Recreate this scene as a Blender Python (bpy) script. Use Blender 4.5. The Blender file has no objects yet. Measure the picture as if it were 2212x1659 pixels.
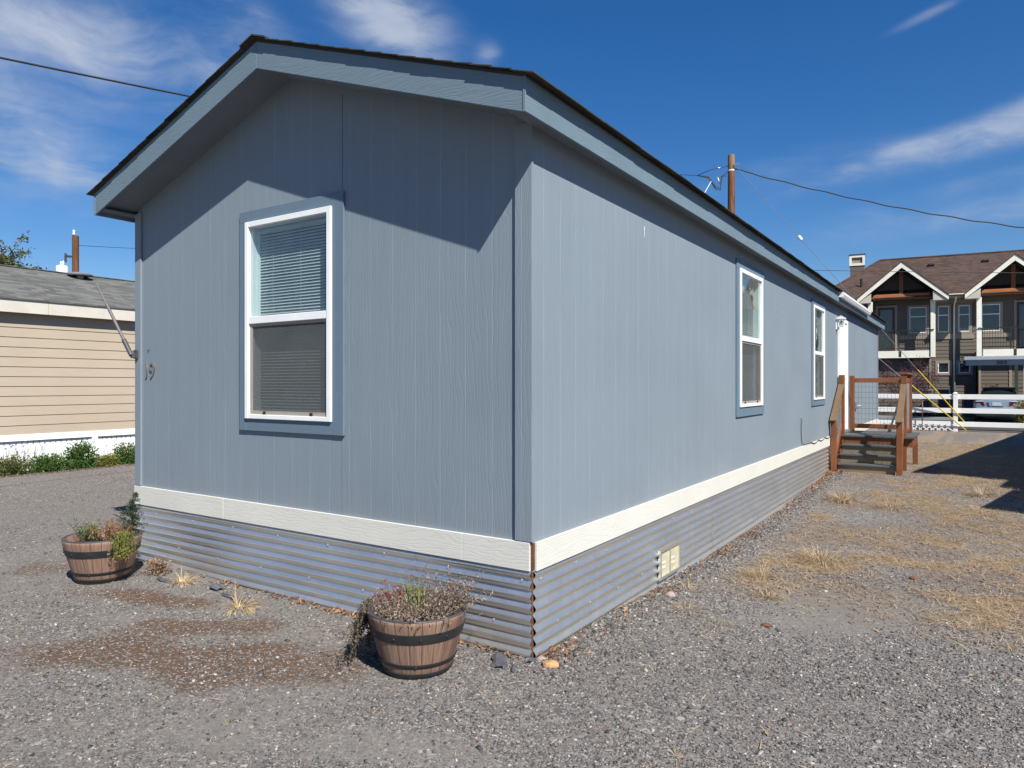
import bpy, bmesh, math, random
import numpy as np
from mathutils import Vector, Matrix
R = math.radians
rnd = random.Random(11)
sc = bpy.context.scene
COL = sc.collection

# ------------------------------------------------------------------ camera
CAM = Vector((2.1512, -3.5026, 1.6))
YAW = -0.5808
cd = bpy.data.cameras.new('camera')
co = bpy.data.objects.new('camera', cd)
COL.objects.link(co)
co.location = CAM
co.rotation_euler = (R(90), 0, -YAW)
cd.sensor_width = 36.0
cd.lens = 36.0 * 1519.3 / 2212.0
cd.clip_start = 0.05
cd.clip_end = 3000
sc.camera = co

# ------------------------------------------------------------------ light, exposure
SUN_EL, SUN_ROT = R(46.7), math.atan2(0.495, -0.29)
sc.view_settings.view_transform = 'Standard'
sc.view_settings.look = 'None'
sc.view_settings.exposure = 0.62
sc.view_settings.gamma = 1.0
sl = bpy.data.lights.new('sun', 'SUN')
sl.energy = 5.0
sl.angle = R(0.5)
sl.color = (1.0, 0.965, 0.885)
so = bpy.data.objects.new('sun', sl)
COL.objects.link(so)
sdir = Vector((math.sin(SUN_ROT) * math.cos(SUN_EL), math.cos(SUN_ROT) * math.cos(SUN_EL), math.sin(SUN_EL)))
so.rotation_euler = (-sdir).to_track_quat('-Z', 'Y').to_euler()
so.location = (20, -15, 30)

# ------------------------------------------------------------------ node helper
class NT:
    def __init__(s, tree):
        s.t = tree
        s.L = tree.links
    def n(s, typ, **kw):
        nd = s.t.nodes.new(typ)
        for k, v in kw.items():
            setattr(nd, k, v)
        return nd
    def put(s, sock, v):
        if v is None:
            return
        if isinstance(v, bpy.types.NodeSocket):
            s.L.new(v, sock)
        elif isinstance(v, (tuple, list)):
            if sock.type == 'RGBA' and len(v) == 3:
                v = tuple(v) + (1.0,)
            sock.default_value = v
        else:
            sock.default_value = v
    def m(s, op, a, b=None, c=None, clamp=False):
        nd = s.n('ShaderNodeMath', operation=op, use_clamp=clamp)
        for i, v in enumerate((a, b, c)):
            if v is not None:
                s.put(nd.inputs[i], v)
        return nd.outputs[0]
    def vm(s, op, a, b=None, scale=None):
        nd = s.n('ShaderNodeVectorMath', operation=op)
        s.put(nd.inputs[0], a)
        if b is not None:
            s.put(nd.inputs[1], b)
        if scale is not None:
            s.put(nd.inputs['Scale'], scale)
        return nd.outputs['Value'] if op in ('DOT_PRODUCT', 'LENGTH', 'DISTANCE') else nd.outputs[0]
    def mix(s, f, a, b, blend='MIX'):
        nd = s.n('ShaderNodeMix', data_type='RGBA', blend_type=blend)
        s.put(nd.inputs[0], f)
        s.put(nd.inputs[6], a)
        s.put(nd.inputs[7], b)
        return nd.outputs[2]
    def noise(s, vec, scale, detail=4.0, rough=0.55, dist=0.0):
        nd = s.n('ShaderNodeTexNoise')
        s.put(nd.inputs['Vector'], vec)
        nd.inputs['Scale'].default_value = scale
        nd.inputs['Detail'].default_value = detail
        nd.inputs['Roughness'].default_value = rough
        nd.inputs['Distortion'].default_value = dist
        return nd.outputs[0]
    def vor(s, vec, scale, feature='F1', rand=1.0):
        nd = s.n('ShaderNodeTexVoronoi', feature=feature)
        s.put(nd.inputs['Vector'], vec)
        nd.inputs['Scale'].default_value = scale
        nd.inputs['Randomness'].default_value = rand
        return nd
    def ramp(s, f, stops, interp='LINEAR'):
        nd = s.n('ShaderNodeValToRGB')
        cr = nd.color_ramp
        cr.interpolation = interp
        while len(cr.elements) < len(stops):
            cr.elements.new(0.5)
        for e, (p, c) in zip(cr.elements, stops):
            e.position = p
            if not isinstance(c, (tuple, list)):
                c = (c, c, c)
            e.color = tuple(c) + (1.0,) if len(c) == 3 else c
        s.put(nd.inputs[0], f)
        return nd.outputs[0]
    def mapr(s, f, a, b, c=0.0, d=1.0, smooth=False):
        nd = s.n('ShaderNodeMapRange')
        nd.interpolation_type = 'SMOOTHSTEP' if smooth else 'LINEAR'
        s.put(nd.inputs[0], f)
        for i, v in enumerate((a, b, c, d)):
            s.put(nd.inputs[1 + i], v)
        return nd.outputs[0]
    def obj(s):
        return s.n('ShaderNodeTexCoord').outputs['Object']
    def sep(s, v):
        nd = s.n('ShaderNodeSeparateXYZ')
        s.put(nd.inputs[0], v)
        return nd.outputs
    def comb(s, x, y, z):
        nd = s.n('ShaderNodeCombineXYZ')
        for i, v in enumerate((x, y, z)):
            s.put(nd.inputs[i], v)
        return nd.outputs[0]
    def bump(s, h, strength=0.5, dist=0.01, normal=None):
        nd = s.n('ShaderNodeBump')
        nd.inputs['Strength'].default_value = strength
        nd.inputs['Distance'].default_value = dist
        s.put(nd.inputs['Height'], h)
        if normal is not None:
            s.put(nd.inputs['Normal'], normal)
        return nd.outputs[0]
    def attr(s, name, out='Fac'):
        nd = s.n('ShaderNodeAttribute')
        nd.attribute_name = name
        return nd.outputs[out]

MATS = {}
def material(name, color=(0.5, 0.5, 0.5), rough=0.6, metal=0.0, fn=None, spec=0.5):
    mt = bpy.data.materials.new(name)
    mt.use_nodes = True
    h = NT(mt.node_tree)
    p = mt.node_tree.nodes['Principled BSDF']
    p.inputs['Base Color'].default_value = tuple(color) + (1.0,)
    p.inputs['Roughness'].default_value = rough
    p.inputs['Metallic'].default_value = metal
    p.inputs['Specular IOR Level'].default_value = spec
    if fn:
        r = fn(h, p)
        if r:
            for k, v in r.items():
                h.put(p.inputs[k], v)
    MATS[name] = mt
    return mt

def worn(color, amt=0.18, scale=6.0, fine=60.0, bump=0.15, dist=0.003, rough=0.6, metal=0.0, name=None, spec=0.4):
    """paint or plain stuff with uneven colour and a faint rough surface"""
    def fn(h, p):
        o = h.obj()
        n1 = h.noise(o, scale, 5)
        n2 = h.noise(o, fine, 3)
        f = h.m('ADD', h.m('MULTIPLY', n1, 0.7), h.m('MULTIPLY', n2, 0.3))
        a = tuple(max(0, c * (1 - amt)) for c in color)
        b = tuple(min(1, c * (1 + amt)) for c in color)
        colr = h.ramp(f, [(0.3, a), (0.7, b)])
        return {'Base Color': colr, 'Normal': h.bump(n2, bump, dist), 'Roughness': h.mapr(n1, 0.3, 0.7, rough * 0.9, min(1, rough * 1.1))}
    return material(name, color, rough, metal, fn, spec)

# ------------------------------------------------------------------ world sky with clouds (directions in the world)
FW = Vector((math.sin(YAW), math.cos(YAW), 0))
RT = Vector((math.cos(YAW), -math.sin(YAW), 0))
def skydir(x, y):
    return (FW + RT * ((x - 1106) / 1519.3) + Vector((0, 0, 1)) * ((829.5 - y) / 1519.3)).normalized()

wd = bpy.data.worlds.new('World')
sc.world = wd
wd.use_nodes = True
h = NT(wd.node_tree)
bg = wd.node_tree.nodes['Background']
sky = h.n('ShaderNodeTexSky', sky_type='NISHITA')
sky.sun_disc = False
sky.sun_elevation = SUN_EL
sky.sun_rotation = SUN_ROT
sky.altitude = 900
sky.air_density = 1.3
sky.dust_density = 0.0
sky.ozone_density = 4.5
hs = h.n('ShaderNodeHueSaturation')
hs.inputs['Saturation'].default_value = 1.24
hs.inputs['Value'].default_value = 1.0
h.put(hs.inputs['Color'], h.vm('MULTIPLY', sky.outputs[0], (0.90, 0.935, 1.09)))
dirv = h.n('ShaderNodeTexCoord').outputs['Generated']
sx = h.sep(dirv)
zz = h.m('MAXIMUM', h.m('ADD', sx[2], 0.12), 0.05)
cp = h.comb(h.m('DIVIDE', sx[0], zz), h.m('DIVIDE', sx[1], zz), 0.0)
# cloud patches: x, y of their middle in the view at noon, half sizes, tilt, weight
patches = [(60, 60, 290, 85, -2, 0.95), (470, 130, 190, 160, 40, 0.55), (790, 20, 100, 70, 25, 0.95), (880, 66, 95, 55, 28, 0.90), (960, 40, 60, 40, 30, 0.35),
           (1056, 118, 26, 30, 40, 0.6), (60, 330, 230, 100, 12, 0.72), (0, 240, 130, 100, 30, 0.55), (130, 372, 140, 24, 6, 0.4), (330, 230, 170, 170, 50, 0.34),
           (2220, 262, 200, 44, -17, 0.66), (2010, 306, 300, 22, -14, 0.62), (1990, 345, 320, 26, -8, 0.42), (1730, 362, 250, 30, -6, 0.40), (2150, 458, 320, 30, -6, 0.46), (1880, 485, 260, 24, -6, 0.30),
           (2000, 33, 70, 13, -16, 0.60), (2120, 392, 280, 20, -7, 0.42), (1600, 395, 200, 40, -20, 0.25), (520, 20, 120, 40, 30, 0.45), (-300, 500, 400, 160, 0, 0.5), (2700, 350, 400, 100, -6, 0.5)]
tot = None
for (px, py, sx_, sy_, tilt, w) in patches:
    c = skydir(px, py)
    e1 = skydir(px + 1, py) - c
    e2 = skydir(px, py + 1) - c
    k1, k2 = 1 / e1.length, 1 / e2.length
    e1, e2 = e1.normalized(), e2.normalized()
    ct, st = math.cos(R(tilt)), math.sin(R(tilt))
    t1 = (e1 * ct + e2 * st) * (k1 / sx_)
    t2 = (-e1 * st + e2 * ct) * (k2 / sy_)
    dv = h.vm('SUBTRACT', dirv, tuple(c))
    a = h.vm('DOT_PRODUCT', dv, tuple(t1))
    b = h.vm('DOT_PRODUCT', dv, tuple(t2))
    q = h.m('ADD', h.m('MULTIPLY', a, a), h.m('MULTIPLY', b, b))
    front = h.m('GREATER_THAN', h.vm('DOT_PRODUCT', dirv, tuple(c)), 0.3)
    g = h.m('MULTIPLY', h.m('MULTIPLY', h.m('POWER', 2.718, h.m('MULTIPLY', q, -0.8)), w), front)
    tot = g if tot is None else h.m('ADD', tot, g)
warp = h.n('ShaderNodeTexNoise')
h.put(warp.inputs['Vector'], dirv)
warp.inputs['Scale'].default_value = 5.0
warp.inputs['Detail'].default_value = 3.0
wv = h.vm('ADD', dirv, h.vm('SCALE', h.vm('SUBTRACT', warp.outputs['Color'], (0.5, 0.5, 0.5)), scale=0.10))
str_ = h.vm('MULTIPLY', wv, (1.0, 1.0, 2.0))
n1 = h.noise(str_, 5.0, 7, 0.52, 0.2)
n2 = h.noise(str_, 17.0, 6, 0.6, 0.3)
n3 = h.noise(h.vm('MULTIPLY', wv, (1.0, 1.0, 5.5)), 9.0, 6, 0.6, 0.2)
nn = h.m('ADD', h.m('ADD', h.m('MULTIPLY', n1, 0.5), h.m('MULTIPLY', n2, 0.2)), h.m('MULTIPLY', n3, 0.3))
dens = h.m('MULTIPLY', tot, h.mapr(nn, 0.30, 0.74, 0.0, 1.35))
dens = h.m('MULTIPLY', h.mapr(dens, 0.03, 1.10, 0.0, 1.0, True), 0.72, clamp=True)
cloudcol = h.mix(h.mapr(n1, 0.4, 0.7), (4.8, 5.6, 7.0), (7.2, 7.6, 8.3))
final = h.mix(dens, hs.outputs[0], cloudcol)
h.put(bg.inputs['Color'], final)
bg.inputs['Strength'].default_value = 0.062
wd.cycles.sampling_method = 'MANUAL'
wd.cycles.sample_map_resolution = 512

# ------------------------------------------------------------------ mesh helper
class G:
    def __init__(s):
        s.v = []
        s.f = []
    def add(s, vs, fs):
        o = len(s.v)
        s.v.extend([tuple(p) for p in vs])
        s.f.extend([tuple(i + o for i in f) for f in fs])
        return s
    def box(s, x0, x1, y0, y1, z0, z1):
        if x0 > x1: x0, x1 = x1, x0
        if y0 > y1: y0, y1 = y1, y0
        if z0 > z1: z0, z1 = z1, z0
        return s.add([(x0, y0, z0), (x1, y0, z0), (x1, y1, z0), (x0, y1, z0), (x0, y0, z1), (x1, y0, z1), (x1, y1, z1), (x0, y1, z1)],
                     [(0, 3, 2, 1), (4, 5, 6, 7), (0, 1, 5, 4), (1, 2, 6, 5), (2, 3, 7, 6), (3, 0, 4, 7)])
    def hexa(s, bot, top):
        """8-corner block: four bottom corners counter-clockwise, four top corners"""
        return s.add(list(bot) + list(top), [(0, 3, 2, 1), (4, 5, 6, 7), (0, 1, 5, 4), (1, 2, 6, 5), (2, 3, 7, 6), (3, 0, 4, 7)])
    def bar(s, a, b, w, t, up=(0, 0, 1)):
        """square bar from a to b, w wide across, t thick along 'up'"""
        a, b = Vector(a), Vector(b)
        d = (b - a).normalized()
        u = Vector(up)
        sd = d.cross(u)
        if sd.length < 1e-5:
            sd = d.cross(Vector((1, 0, 0)))
        sd.normalize()
        u = sd.cross(d).normalized()
        sd = sd * (w / 2)
        u = u * (t / 2)
        return s.hexa([a - sd - u, a + sd - u, b + sd - u, b - sd - u], [a - sd + u, a + sd + u, b + sd + u, b - sd + u])
    def tube(s, pts, r, n=8, cap=True):
        pts = [Vector(p) for p in pts]
        rs = r if isinstance(r, (list, tuple)) else [r] * len(pts)
        o = len(s.v)
        prev = None
        for i, p in enumerate(pts):
            d = (pts[min(i + 1, len(pts) - 1)] - pts[max(i - 1, 0)])
            d = d.normalized() if d.length > 1e-9 else Vector((0, 0, 1))
            if prev is None:
                a = d.cross(Vector((0.13, 0.27, 1.0)))
                if a.length < 1e-3:
                    a = d.cross(Vector((1, 0, 0)))
            else:
                a = prev - d * prev.dot(d)
            a.normalize()
            prev = a
            b = d.cross(a)
            for k in range(n):
                t = 2 * math.pi * k / n
                s.v.append(tuple(p + (a * math.cos(t) + b * math.sin(t)) * rs[i]))
        for i in range(len(pts) - 1):
            for k in range(n):
                k2 = (k + 1) % n
                s.f.append((o + i * n + k, o + i * n + k2, o + (i + 1) * n + k2, o + (i + 1) * n + k))
        if cap:
            s.f.append(tuple(o + k for k in reversed(range(n))))
            s.f.append(tuple(o + (len(pts) - 1) * n + k for k in range(n)))
        return s
    def lathe(s, prof, n=40, cx=0, cy=0, wob=None):
        o = len(s.v)
        for (r, z) in prof:
            for k in range(n):
                t = 2 * math.pi * k / n
                rr = r * (1 + (wob(k, z) if wob else 0))
                s.v.append((cx + rr * math.cos(t), cy + rr * math.sin(t), z))
        for i in range(len(prof) - 1):
            for k in range(n):
                k2 = (k + 1) % n
                s.f.append((o + i * n + k, o + i * n + k2, o + (i + 1) * n + k2, o + (i + 1) * n + k))
        return s
    def extrude(s, poly, vec):
        """closed polygon of 3-D points swept by vec"""
        n = len(poly)
        v = Vector(vec)
        a = [Vector(p) for p in poly]
        return s.add(a + [p + v for p in a], [tuple(reversed(range(n))), tuple(range(n, 2 * n))] + [(i, (i + 1) % n, n + (i + 1) % n, n + i) for i in range(n)])
    def build(s, name, mat=None, parent=None, smooth=False, bevel=0, seg=2, fix=True, auto=None):
        me = bpy.data.meshes.new(name)
        me.from_pydata(s.v, [], s.f)
        if fix:
            bm = bmesh.new()
            bm.from_mesh(me)
            bmesh.ops.recalc_face_normals(bm, faces=bm.faces)
            bm.to_mesh(me)
            bm.free()
        if mat:
            me.materials.append(MATS[mat] if isinstance(mat, str) else mat)
        if smooth:
            me.polygons.foreach_set('use_smooth', [True] * len(me.polygons))
        me.update()
        o = bpy.data.objects.new(name, me)
        COL.objects.link(o)
        if parent is not None:
            o.parent = parent
        if bevel:
            m = o.modifiers.new('bevel', 'BEVEL')
            m.width = bevel
            m.segments = seg
            m.limit_method = 'ANGLE'
            m.angle_limit = R(40)
        if auto:
            m = o.modifiers.new('edges', 'EDGE_SPLIT')
            m.split_angle = R(auto)
        return o

def tag(o, label=None, cat=None, group=None, kind=None):
    if label: o['label'] = label
    if cat: o['category'] = cat
    if group: o['group'] = group
    if kind: o['kind'] = kind
    return o

def thing(name, label, cat, loc=(0, 0, 0), rotz=0.0, group=None):
    o = bpy.data.objects.new(name, None)
    o.empty_display_size = 0.2
    COL.objects.link(o)
    o.location = loc
    o.rotation_euler = (0, 0, rotz)
    return tag(o, label, cat, group)

def copy_tree(o, parent=None):
    c = o.copy()
    COL.objects.link(c)
    c.parent = parent
    for ch in list(o.children):
        copy_tree(ch, c)
    return c

def sag(a, b, drop, n=24):
    a, b = Vector(a), Vector(b)
    return [a.lerp(b, i / n) - Vector((0, 0, drop * 4 * (i / n) * (1 - i / n))) for i in range(n + 1)]

def lin(r, g, b):
    f = lambda c: (c / 255 / 12.92) if c / 255 <= 0.04045 else ((c / 255 + 0.055) / 1.055) ** 2.4
    return (f(r), f(g), f(b))

# numpy value noise for masks and relief
_P = np.random.RandomState(5).rand(512, 512)
def vnoise(x, y):
    xi, yi = np.floor(x).astype(int), np.floor(y).astype(int)
    fx, fy = x - xi, y - yi
    fx, fy = fx * fx * (3 - 2 * fx), fy * fy * (3 - 2 * fy)
    a, b = _P[xi % 512, yi % 512], _P[(xi + 1) % 512, yi % 512]
    c, d = _P[xi % 512, (yi + 1) % 512], _P[(xi + 1) % 512, (yi + 1) % 512]
    return (a * (1 - fx) + b * fx) * (1 - fy) + (c * (1 - fx) + d * fx) * fy
def fbm(x, y, o=4):
    s, a, t = 0, 0.5, 0
    for i in range(o):
        s = s + a * vnoise(x * 2 ** i + 17.3 * i, y * 2 ** i + 9.1 * i)
        t += a
        a *= 0.5
    return s / t
def sstep(a, b, x):
    t = np.clip((x - a) / (b - a), 0, 1)
    return t * t * (3 - 2 * t)
def ell(x, y, cx, cy, a, b, ang=0):
    c, s_ = math.cos(R(ang)), math.sin(R(ang))
    u, v = (x - cx) * c + (y - cy) * s_, -(x - cx) * s_ + (y - cy) * c
    return np.sqrt((u / a) ** 2 + (v / b) ** 2)

def terrain(x, y):
    x, y = np.asarray(x, float), np.asarray(y, float)
    prof = np.interp(y, [-50, 0, 1.1, 2, 3.4, 4.7, 6.1, 8, 10, 12, 16, 24], [0, 0, -.03, -.045, -.07, -.088, -.065, -.005, .045, .035, 0, 0])
    side = sstep(-0.6, 0.0, x) * (1 - sstep(3, 7, x))
    z = prof * side
    near = np.exp(-((x - 0.5) ** 2 + (y - 2) ** 2) / 200.0)
    z = z + (fbm(x * 1.1, y * 1.1, 4) - 0.5) * 0.045 * near
    z = z + (fbm(x * 0.12 + 5, y * 0.12, 3) - 0.5) * 0.25 * sstep(25, 60, np.hypot(x, y))
    return z
def tz(x, y):
    return float(terrain(x, y))

def masks(x, y):
    n = fbm(x * 2.2, y * 2.2, 4)
    n2 = fbm(x * 5.1 + 40, y * 5.1 + 13, 4)
    e = lambda *a: ell(x, y, *a)
    w = (n - 0.5) * 1.3 + (n2 - 0.5) * 0.7
    brown = np.maximum.reduce([1 - sstep(0.25, 1.35, e(-1.68, -1.10, 1.02, 0.42, 24) + w * .8),
                               0.95 * (1 - sstep(0.35, 1.3, e(-2.95, -0.58, 0.70, 0.19, 18) + w * .8)),
                               0.6 * (1 - sstep(0.3, 1.3, e(-4.5, -0.55, 0.45, 0.3, 30) + w)),
                               0.8 * (1 - sstep(0.25, 1.25, e(-2.05, -0.70, 0.7, 0.26, 30) + w))])
    dust = np.maximum.reduce([0.95 * (1 - sstep(0.45, 1.15, e(1.35, 2.15, 0.55, 0.95, -25) + w * 0.8)),
                              0.9 * (1 - sstep(0.5, 1.2, e(-0.75, -1.55, 0.42, 0.18, 10) + w * 0.8)),
                              0.8 * (1 - sstep(0.4, 1.2, e(-0.05, -1.25, 0.6, 0.2, 15) + w * 0.8)),
                              0.8 * (1 - sstep(0.4, 1.2, e(-2.55, -0.9, 0.6, 0.12, 20) + w * 0.8)),
                              0.65 * (1 - sstep(0.4, 1.2, e(-1.6, -0.55, 0.9, 0.22, 5) + w * 0.8)),
                              0.75 * sstep(9.5, 15, y + (n - .5) * 6) * sstep(-1, 0.2, x),
                              0.5 * (1 - sstep(0.3, 1.2, e(-1.8, -2.3, 1.3, 0.5, 20) + w)),
                              0.66 * (0.45 + 0.55 * sstep(.42, .58, fbm(x * .9 + 7, y * .9 + 3, 3))) * sstep(0.4, -0.9, x) * (1 - sstep(0.5, 3.5, y))])
    reg = sstep(0.25, 0.55, x) * (1 - sstep(6, 8, x)) * sstep(1.9, 3.2, y + x * 0.2)
    st = fbm(x * 1.0 + 3.3 + n2 * 0.4, y * 1.3 + 8.1, 4)
    straw = reg * sstep(0.40, 0.60, st + 0.07 * sstep(3, 7, y)) * (0.30 + 0.70 * sstep(.38, .58, n2))
    straw = np.maximum(straw, 0.9 * (1 - sstep(0.55, 1.1, e(0.95, 3.55, 0.42, 0.36, 20) + w)))
    straw = np.maximum(straw, 0.8 * (1 - sstep(0.5, 1.1, e(1.6, 4.0, 0.5, 0.2, 10) + w)))
    straw = np.maximum(straw, 1.0 * sstep(10.8, 11.6, y) * (1 - sstep(16.5, 19.5, y)) * sstep(1.0, 1.3, x) * sstep(.25, .42, st))
    straw = straw * (1 - 0.8 * (1 - sstep(0.6, 1.1, e(1.35, 2.15, 0.6, 1.0, -25))))
    litter = reg * sstep(0.36, 0.60, fbm(x * 0.8 + 91, y * 0.8 + 5, 3)) * (1 - straw)
    return brown, dust, straw, litter

# ------------------------------------------------------------------ materials
SID = (0.196, 0.236, 0.272)
def siding_fn(base, groove=True, horiz=False):
    def fn(h, p):
        o = h.obj()
        x, y, z = h.sep(o)[0:3]
        s = h.m('ADD', x, y)
        v = h.comb(s, 0.0, z)
        # weathered paint: broad fading, vertical streaks
        n1 = h.noise(v, 0.9, 4)
        st = h.noise(h.vm('MULTIPLY', v, (26, 1, 0.9)), 1.0, 4)
        sp = h.noise(v, 260, 2)
        f = h.m('ADD', h.m('ADD', h.m('MULTIPLY', n1, 0.45), h.m('MULTIPLY', st, 0.3)), h.m('MULTIPLY', sp, 0.25))
        c = h.ramp(f, [(0.32, tuple(k * 0.91 for k in base)), (0.68, tuple(k * 1.09 for k in base))])
        # embossed wood grain
        wv = h.noise(h.vm('MULTIPLY', v, (2.3, 1, 0.55)), 1.0, 3, 0.6)
        ph = h.m('ADD', h.m('MULTIPLY', s, 34.0), h.m('MULTIPLY', wv, 13.0))
        tri = h.m('ABSOLUTE', h.m('SUBTRACT', h.m('FRACT', ph), 0.5))
        grain = h.m('MULTIPLY', h.mapr(tri, 0.0, 0.18, 0.0, 1.0, True), 1.0)
        fine = h.noise(h.vm('MULTIPLY', v, (90, 1, 5)), 1.0, 4)
        hgt = h.m('ADD', h.m('MULTIPLY', grain, 0.6), h.m('MULTIPLY', fine, 0.5))
        if groove:
            g = h.m('FRACT', h.m('DIVIDE', h.m('ADD', s, 20.1), 0.2032))
            gd = h.m('ABSOLUTE', h.m('SUBTRACT', g, 0.5))
            line = h.mapr(gd, 0.0, 0.030, 1.0, 0.0, True)
            line = h.m('MULTIPLY', line, h.mapr(h.noise(h.comb(h.m('FLOOR', h.m('DIVIDE', h.m('ADD', s, 20.1), 0.2032)), 0.0, h.m('MULTIPLY', z, 1.3)), 1.7, 2), 0.35, 0.65, 0.15, 1.0))
            c = h.mix(h.m('MULTIPLY', line, 0.46), c, tuple(min(1, k * 1.7) for k in base))
            hgt = h.m('SUBTRACT', hgt, h.m('MULTIPLY', line, 1.1))
        spl = h.mapr(h.m('ADD', z, h.m('MULTIPLY', h.noise(v, 3.0, 5), 0.9)), 0.95, 1.45, 0.16, 0.0, True)
        c = h.mix(spl, c, (0.30, 0.29, 0.28))
        c = h.mix(h.m('MULTIPLY', h.mapr(tri, 0.0, 0.12, 1.0, 0.0), 0.14), c, tuple(k * 1.35 for k in base))
        return {'Base Color': c, 'Normal': h.bump(hgt, 0.42, 0.0022), 'Roughness': h.mapr(n1, 0.3, 0.7, 0.62, 0.78)}
    return fn
material('blue_siding', SID, 0.7, fn=siding_fn(SID), spec=0.25)
material('blue_trim', (0.16, 0.22, 0.31), 0.65, fn=siding_fn((0.120, 0.172, 0.222), groove=False), spec=0.3)

def plank_fn(base, axis=0, freq=40.0, light=1.1, dark=0.9, bump=0.5):
    """painted or bare board with grain running along one axis"""
    def fn(h, p):
        o = h.obj()
        x, y, z = h.sep(o)[0:3]
        if axis == 0:      # grain runs along x or y (horizontal boards)
            l, c_ = h.m('ADD', x, y), z
        else:
            l, c_ = z, h.m('ADD', x, y)
        v = h.comb(h.m('MULTIPLY', l, 0.9), h.m('MULTIPLY', c_, 4.0), 0.0)
        wv = h.noise(v, 1.6, 3, 0.6)
        ph = h.m('ADD', h.m('MULTIPLY', c_, freq), h.m('MULTIPLY', wv, 9.0))
        tri = h.m('ABSOLUTE', h.m('SUBTRACT', h.m('FRACT', ph), 0.5))
        fine = h.noise(h.comb(h.m('MULTIPLY', l, 6.0), h.m('MULTIPLY', c_, 120.0), 0.0), 1.0, 4)
        n1 = h.noise(o, 2.2, 4)
        f = h.m('ADD', h.m('MULTIPLY', n1, 0.6), h.m('MULTIPLY', fine, 0.4))
        c = h.ramp(f, [(0.3, tuple(k * dark for k in base)), (0.7, tuple(min(1, k * light) for k in base))])
        c = h.mix(h.m('MULTIPLY', h.mapr(tri, 0.0, 0.12, 1.0, 0.0), 0.25), c, tuple(k * 0.72 for k in base))
        hgt = h.m('ADD', h.mapr(tri, 0.0, 0.2, 0.0, 0.7), h.m('MULTIPLY', fine, 0.4))
        return {'Base Color': c, 'Normal': h.bump(hgt, bump, 0.002)}
    return fn
material('blue_fascia', (0.2, 0.26, 0.33), 0.6, fn=plank_fn((0.142, 0.198, 0.238), bump=0.4), spec=0.3)
material('cream_band', (0.66, 0.65, 0.58), 0.6, fn=plank_fn((0.62, 0.605, 0.545), light=1.05, dark=0.94, bump=0.3), spec=0.3)
material('stained_wood', (0.30, 0.11, 0.04), 0.6, fn=plank_fn((0.19, 0.070, 0.028), axis=1, freq=30, light=1.3, dark=0.65), spec=0.3)
material('stained_board', (0.30, 0.11, 0.04), 0.6, fn=plank_fn((0.19, 0.070, 0.028), axis=0, freq=30, light=1.3, dark=0.65), spec=0.3)
material('grey_brown_board', (0.2, 0.13, 0.08), 0.7, fn=plank_fn((0.19, 0.145, 0.10), axis=0, freq=30, light=1.25, dark=0.7), spec=0.3)
material('weathered_rail', (0.30, 0.2, 0.11), 0.7, fn=plank_fn((0.155, 0.100, 0.056), axis=0, freq=30, light=1.25, dark=0.7), spec=0.3)
material('beam_wood', (0.42, 0.15, 0.04), 0.6, fn=plank_fn((0.36, 0.125, 0.035), axis=0, freq=9, light=1.3, dark=0.7), spec=0.3)
material('composite_tread', (0.10, 0.105, 0.11), 0.6, fn=plank_fn((0.078, 0.084, 0.086), axis=0, freq=60, light=1.2, dark=0.8), spec=0.35)
worn((0.055, 0.052, 0.047), 0.3, 8, 140, 0.5, 0.004, 0.95, name='soffit_shadow')
worn((0.155, 0.185, 0.215), 0.12, 3, 60, 0.15, 0.002, 0.75, name='soffit_paint')
worn((0.80, 0.80, 0.79), 0.06, 4, 80, 0.08, 0.001, 0.38, name='white_vinyl')
worn((0.78, 0.79, 0.78), 0.07, 3, 40, 0.1, 0.001, 0.45, name='white_paint')
worn((0.70, 0.68, 0.58), 0.08, 3, 50, 0.1, 0.002, 0.55, name='cream_paint')
worn((0.018, 0.018, 0.02), 0.3, 6, 60, 0.1, 0.001, 0.45, name='black_metal')
worn((0.06, 0.06, 0.065), 0.3, 6, 60, 0.1, 0.001, 0.5, name='dark_grey_metal')
worn((0.30, 0.29, 0.31), 0.15, 9, 80, 0.1, 0.001, 0.5, 0.4, name='grey_metal')
worn((0.42, 0.42, 0.40), 0.2, 6, 60, 0.1, 0.001, 0.5, name='screw_zinc')
worn((0.028, 0.028, 0.032), 0.3, 6, 60, 0.1, 0.001, 0.6, name='wire_rubber')
worn((0.55, 0.56, 0.58), 0.15, 6, 60, 0.1, 0.001, 0.35, 0.9, name='steel_wire')
worn((0.34, 0.33, 0.34), 0.2, 9, 80, 0.1, 0.001, 0.35, 0.85, name='number_metal')
worn((0.13, 0.115, 0.13), 0.2, 9, 80, 0.1, 0.001, 0.5, name='rod_metal')
worn((0.50, 0.38, 0.02), 0.1, 3, 60, 0.05, 0.001, 0.4, name='yellow_plastic')
worn((0.50, 0.46, 0.32), 0.15, 10, 80, 0.15, 0.001, 0.6, name='vent_board')
worn((0.13, 0.055, 0.028), 0.45, 14, 120, 0.5, 0.003, 0.85, name='rusty_edge')
worn((0.42, 0.235, 0.11), 0.3, 30, 200, 0.3, 0.002, 0.8, name='tan_rock')
worn((0.10, 0.10, 0.105), 0.35, 20, 160, 0.5, 0.003, 0.8, name='dark_rock')
worn((0.30, 0.24, 0.20), 0.3, 20, 160, 0.5, 0.003, 0.85, name='pale_rock')
worn((0.30, 0.13, 0.035), 0.2, 12, 90, 0.2, 0.002, 0.6, name='orange_tip')
worn((0.30, 0.30, 0.29), 0.15, 2, 60, 0.3, 0.003, 0.8, name='concrete')
worn((0.05, 0.05, 0.052), 0.2, 1.5, 90, 0.4, 0.004, 0.9, name='asphalt')
worn((0.10, 0.085, 0.07), 0.3, 3, 90, 0.4, 0.004, 0.9, name='interior')
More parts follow.
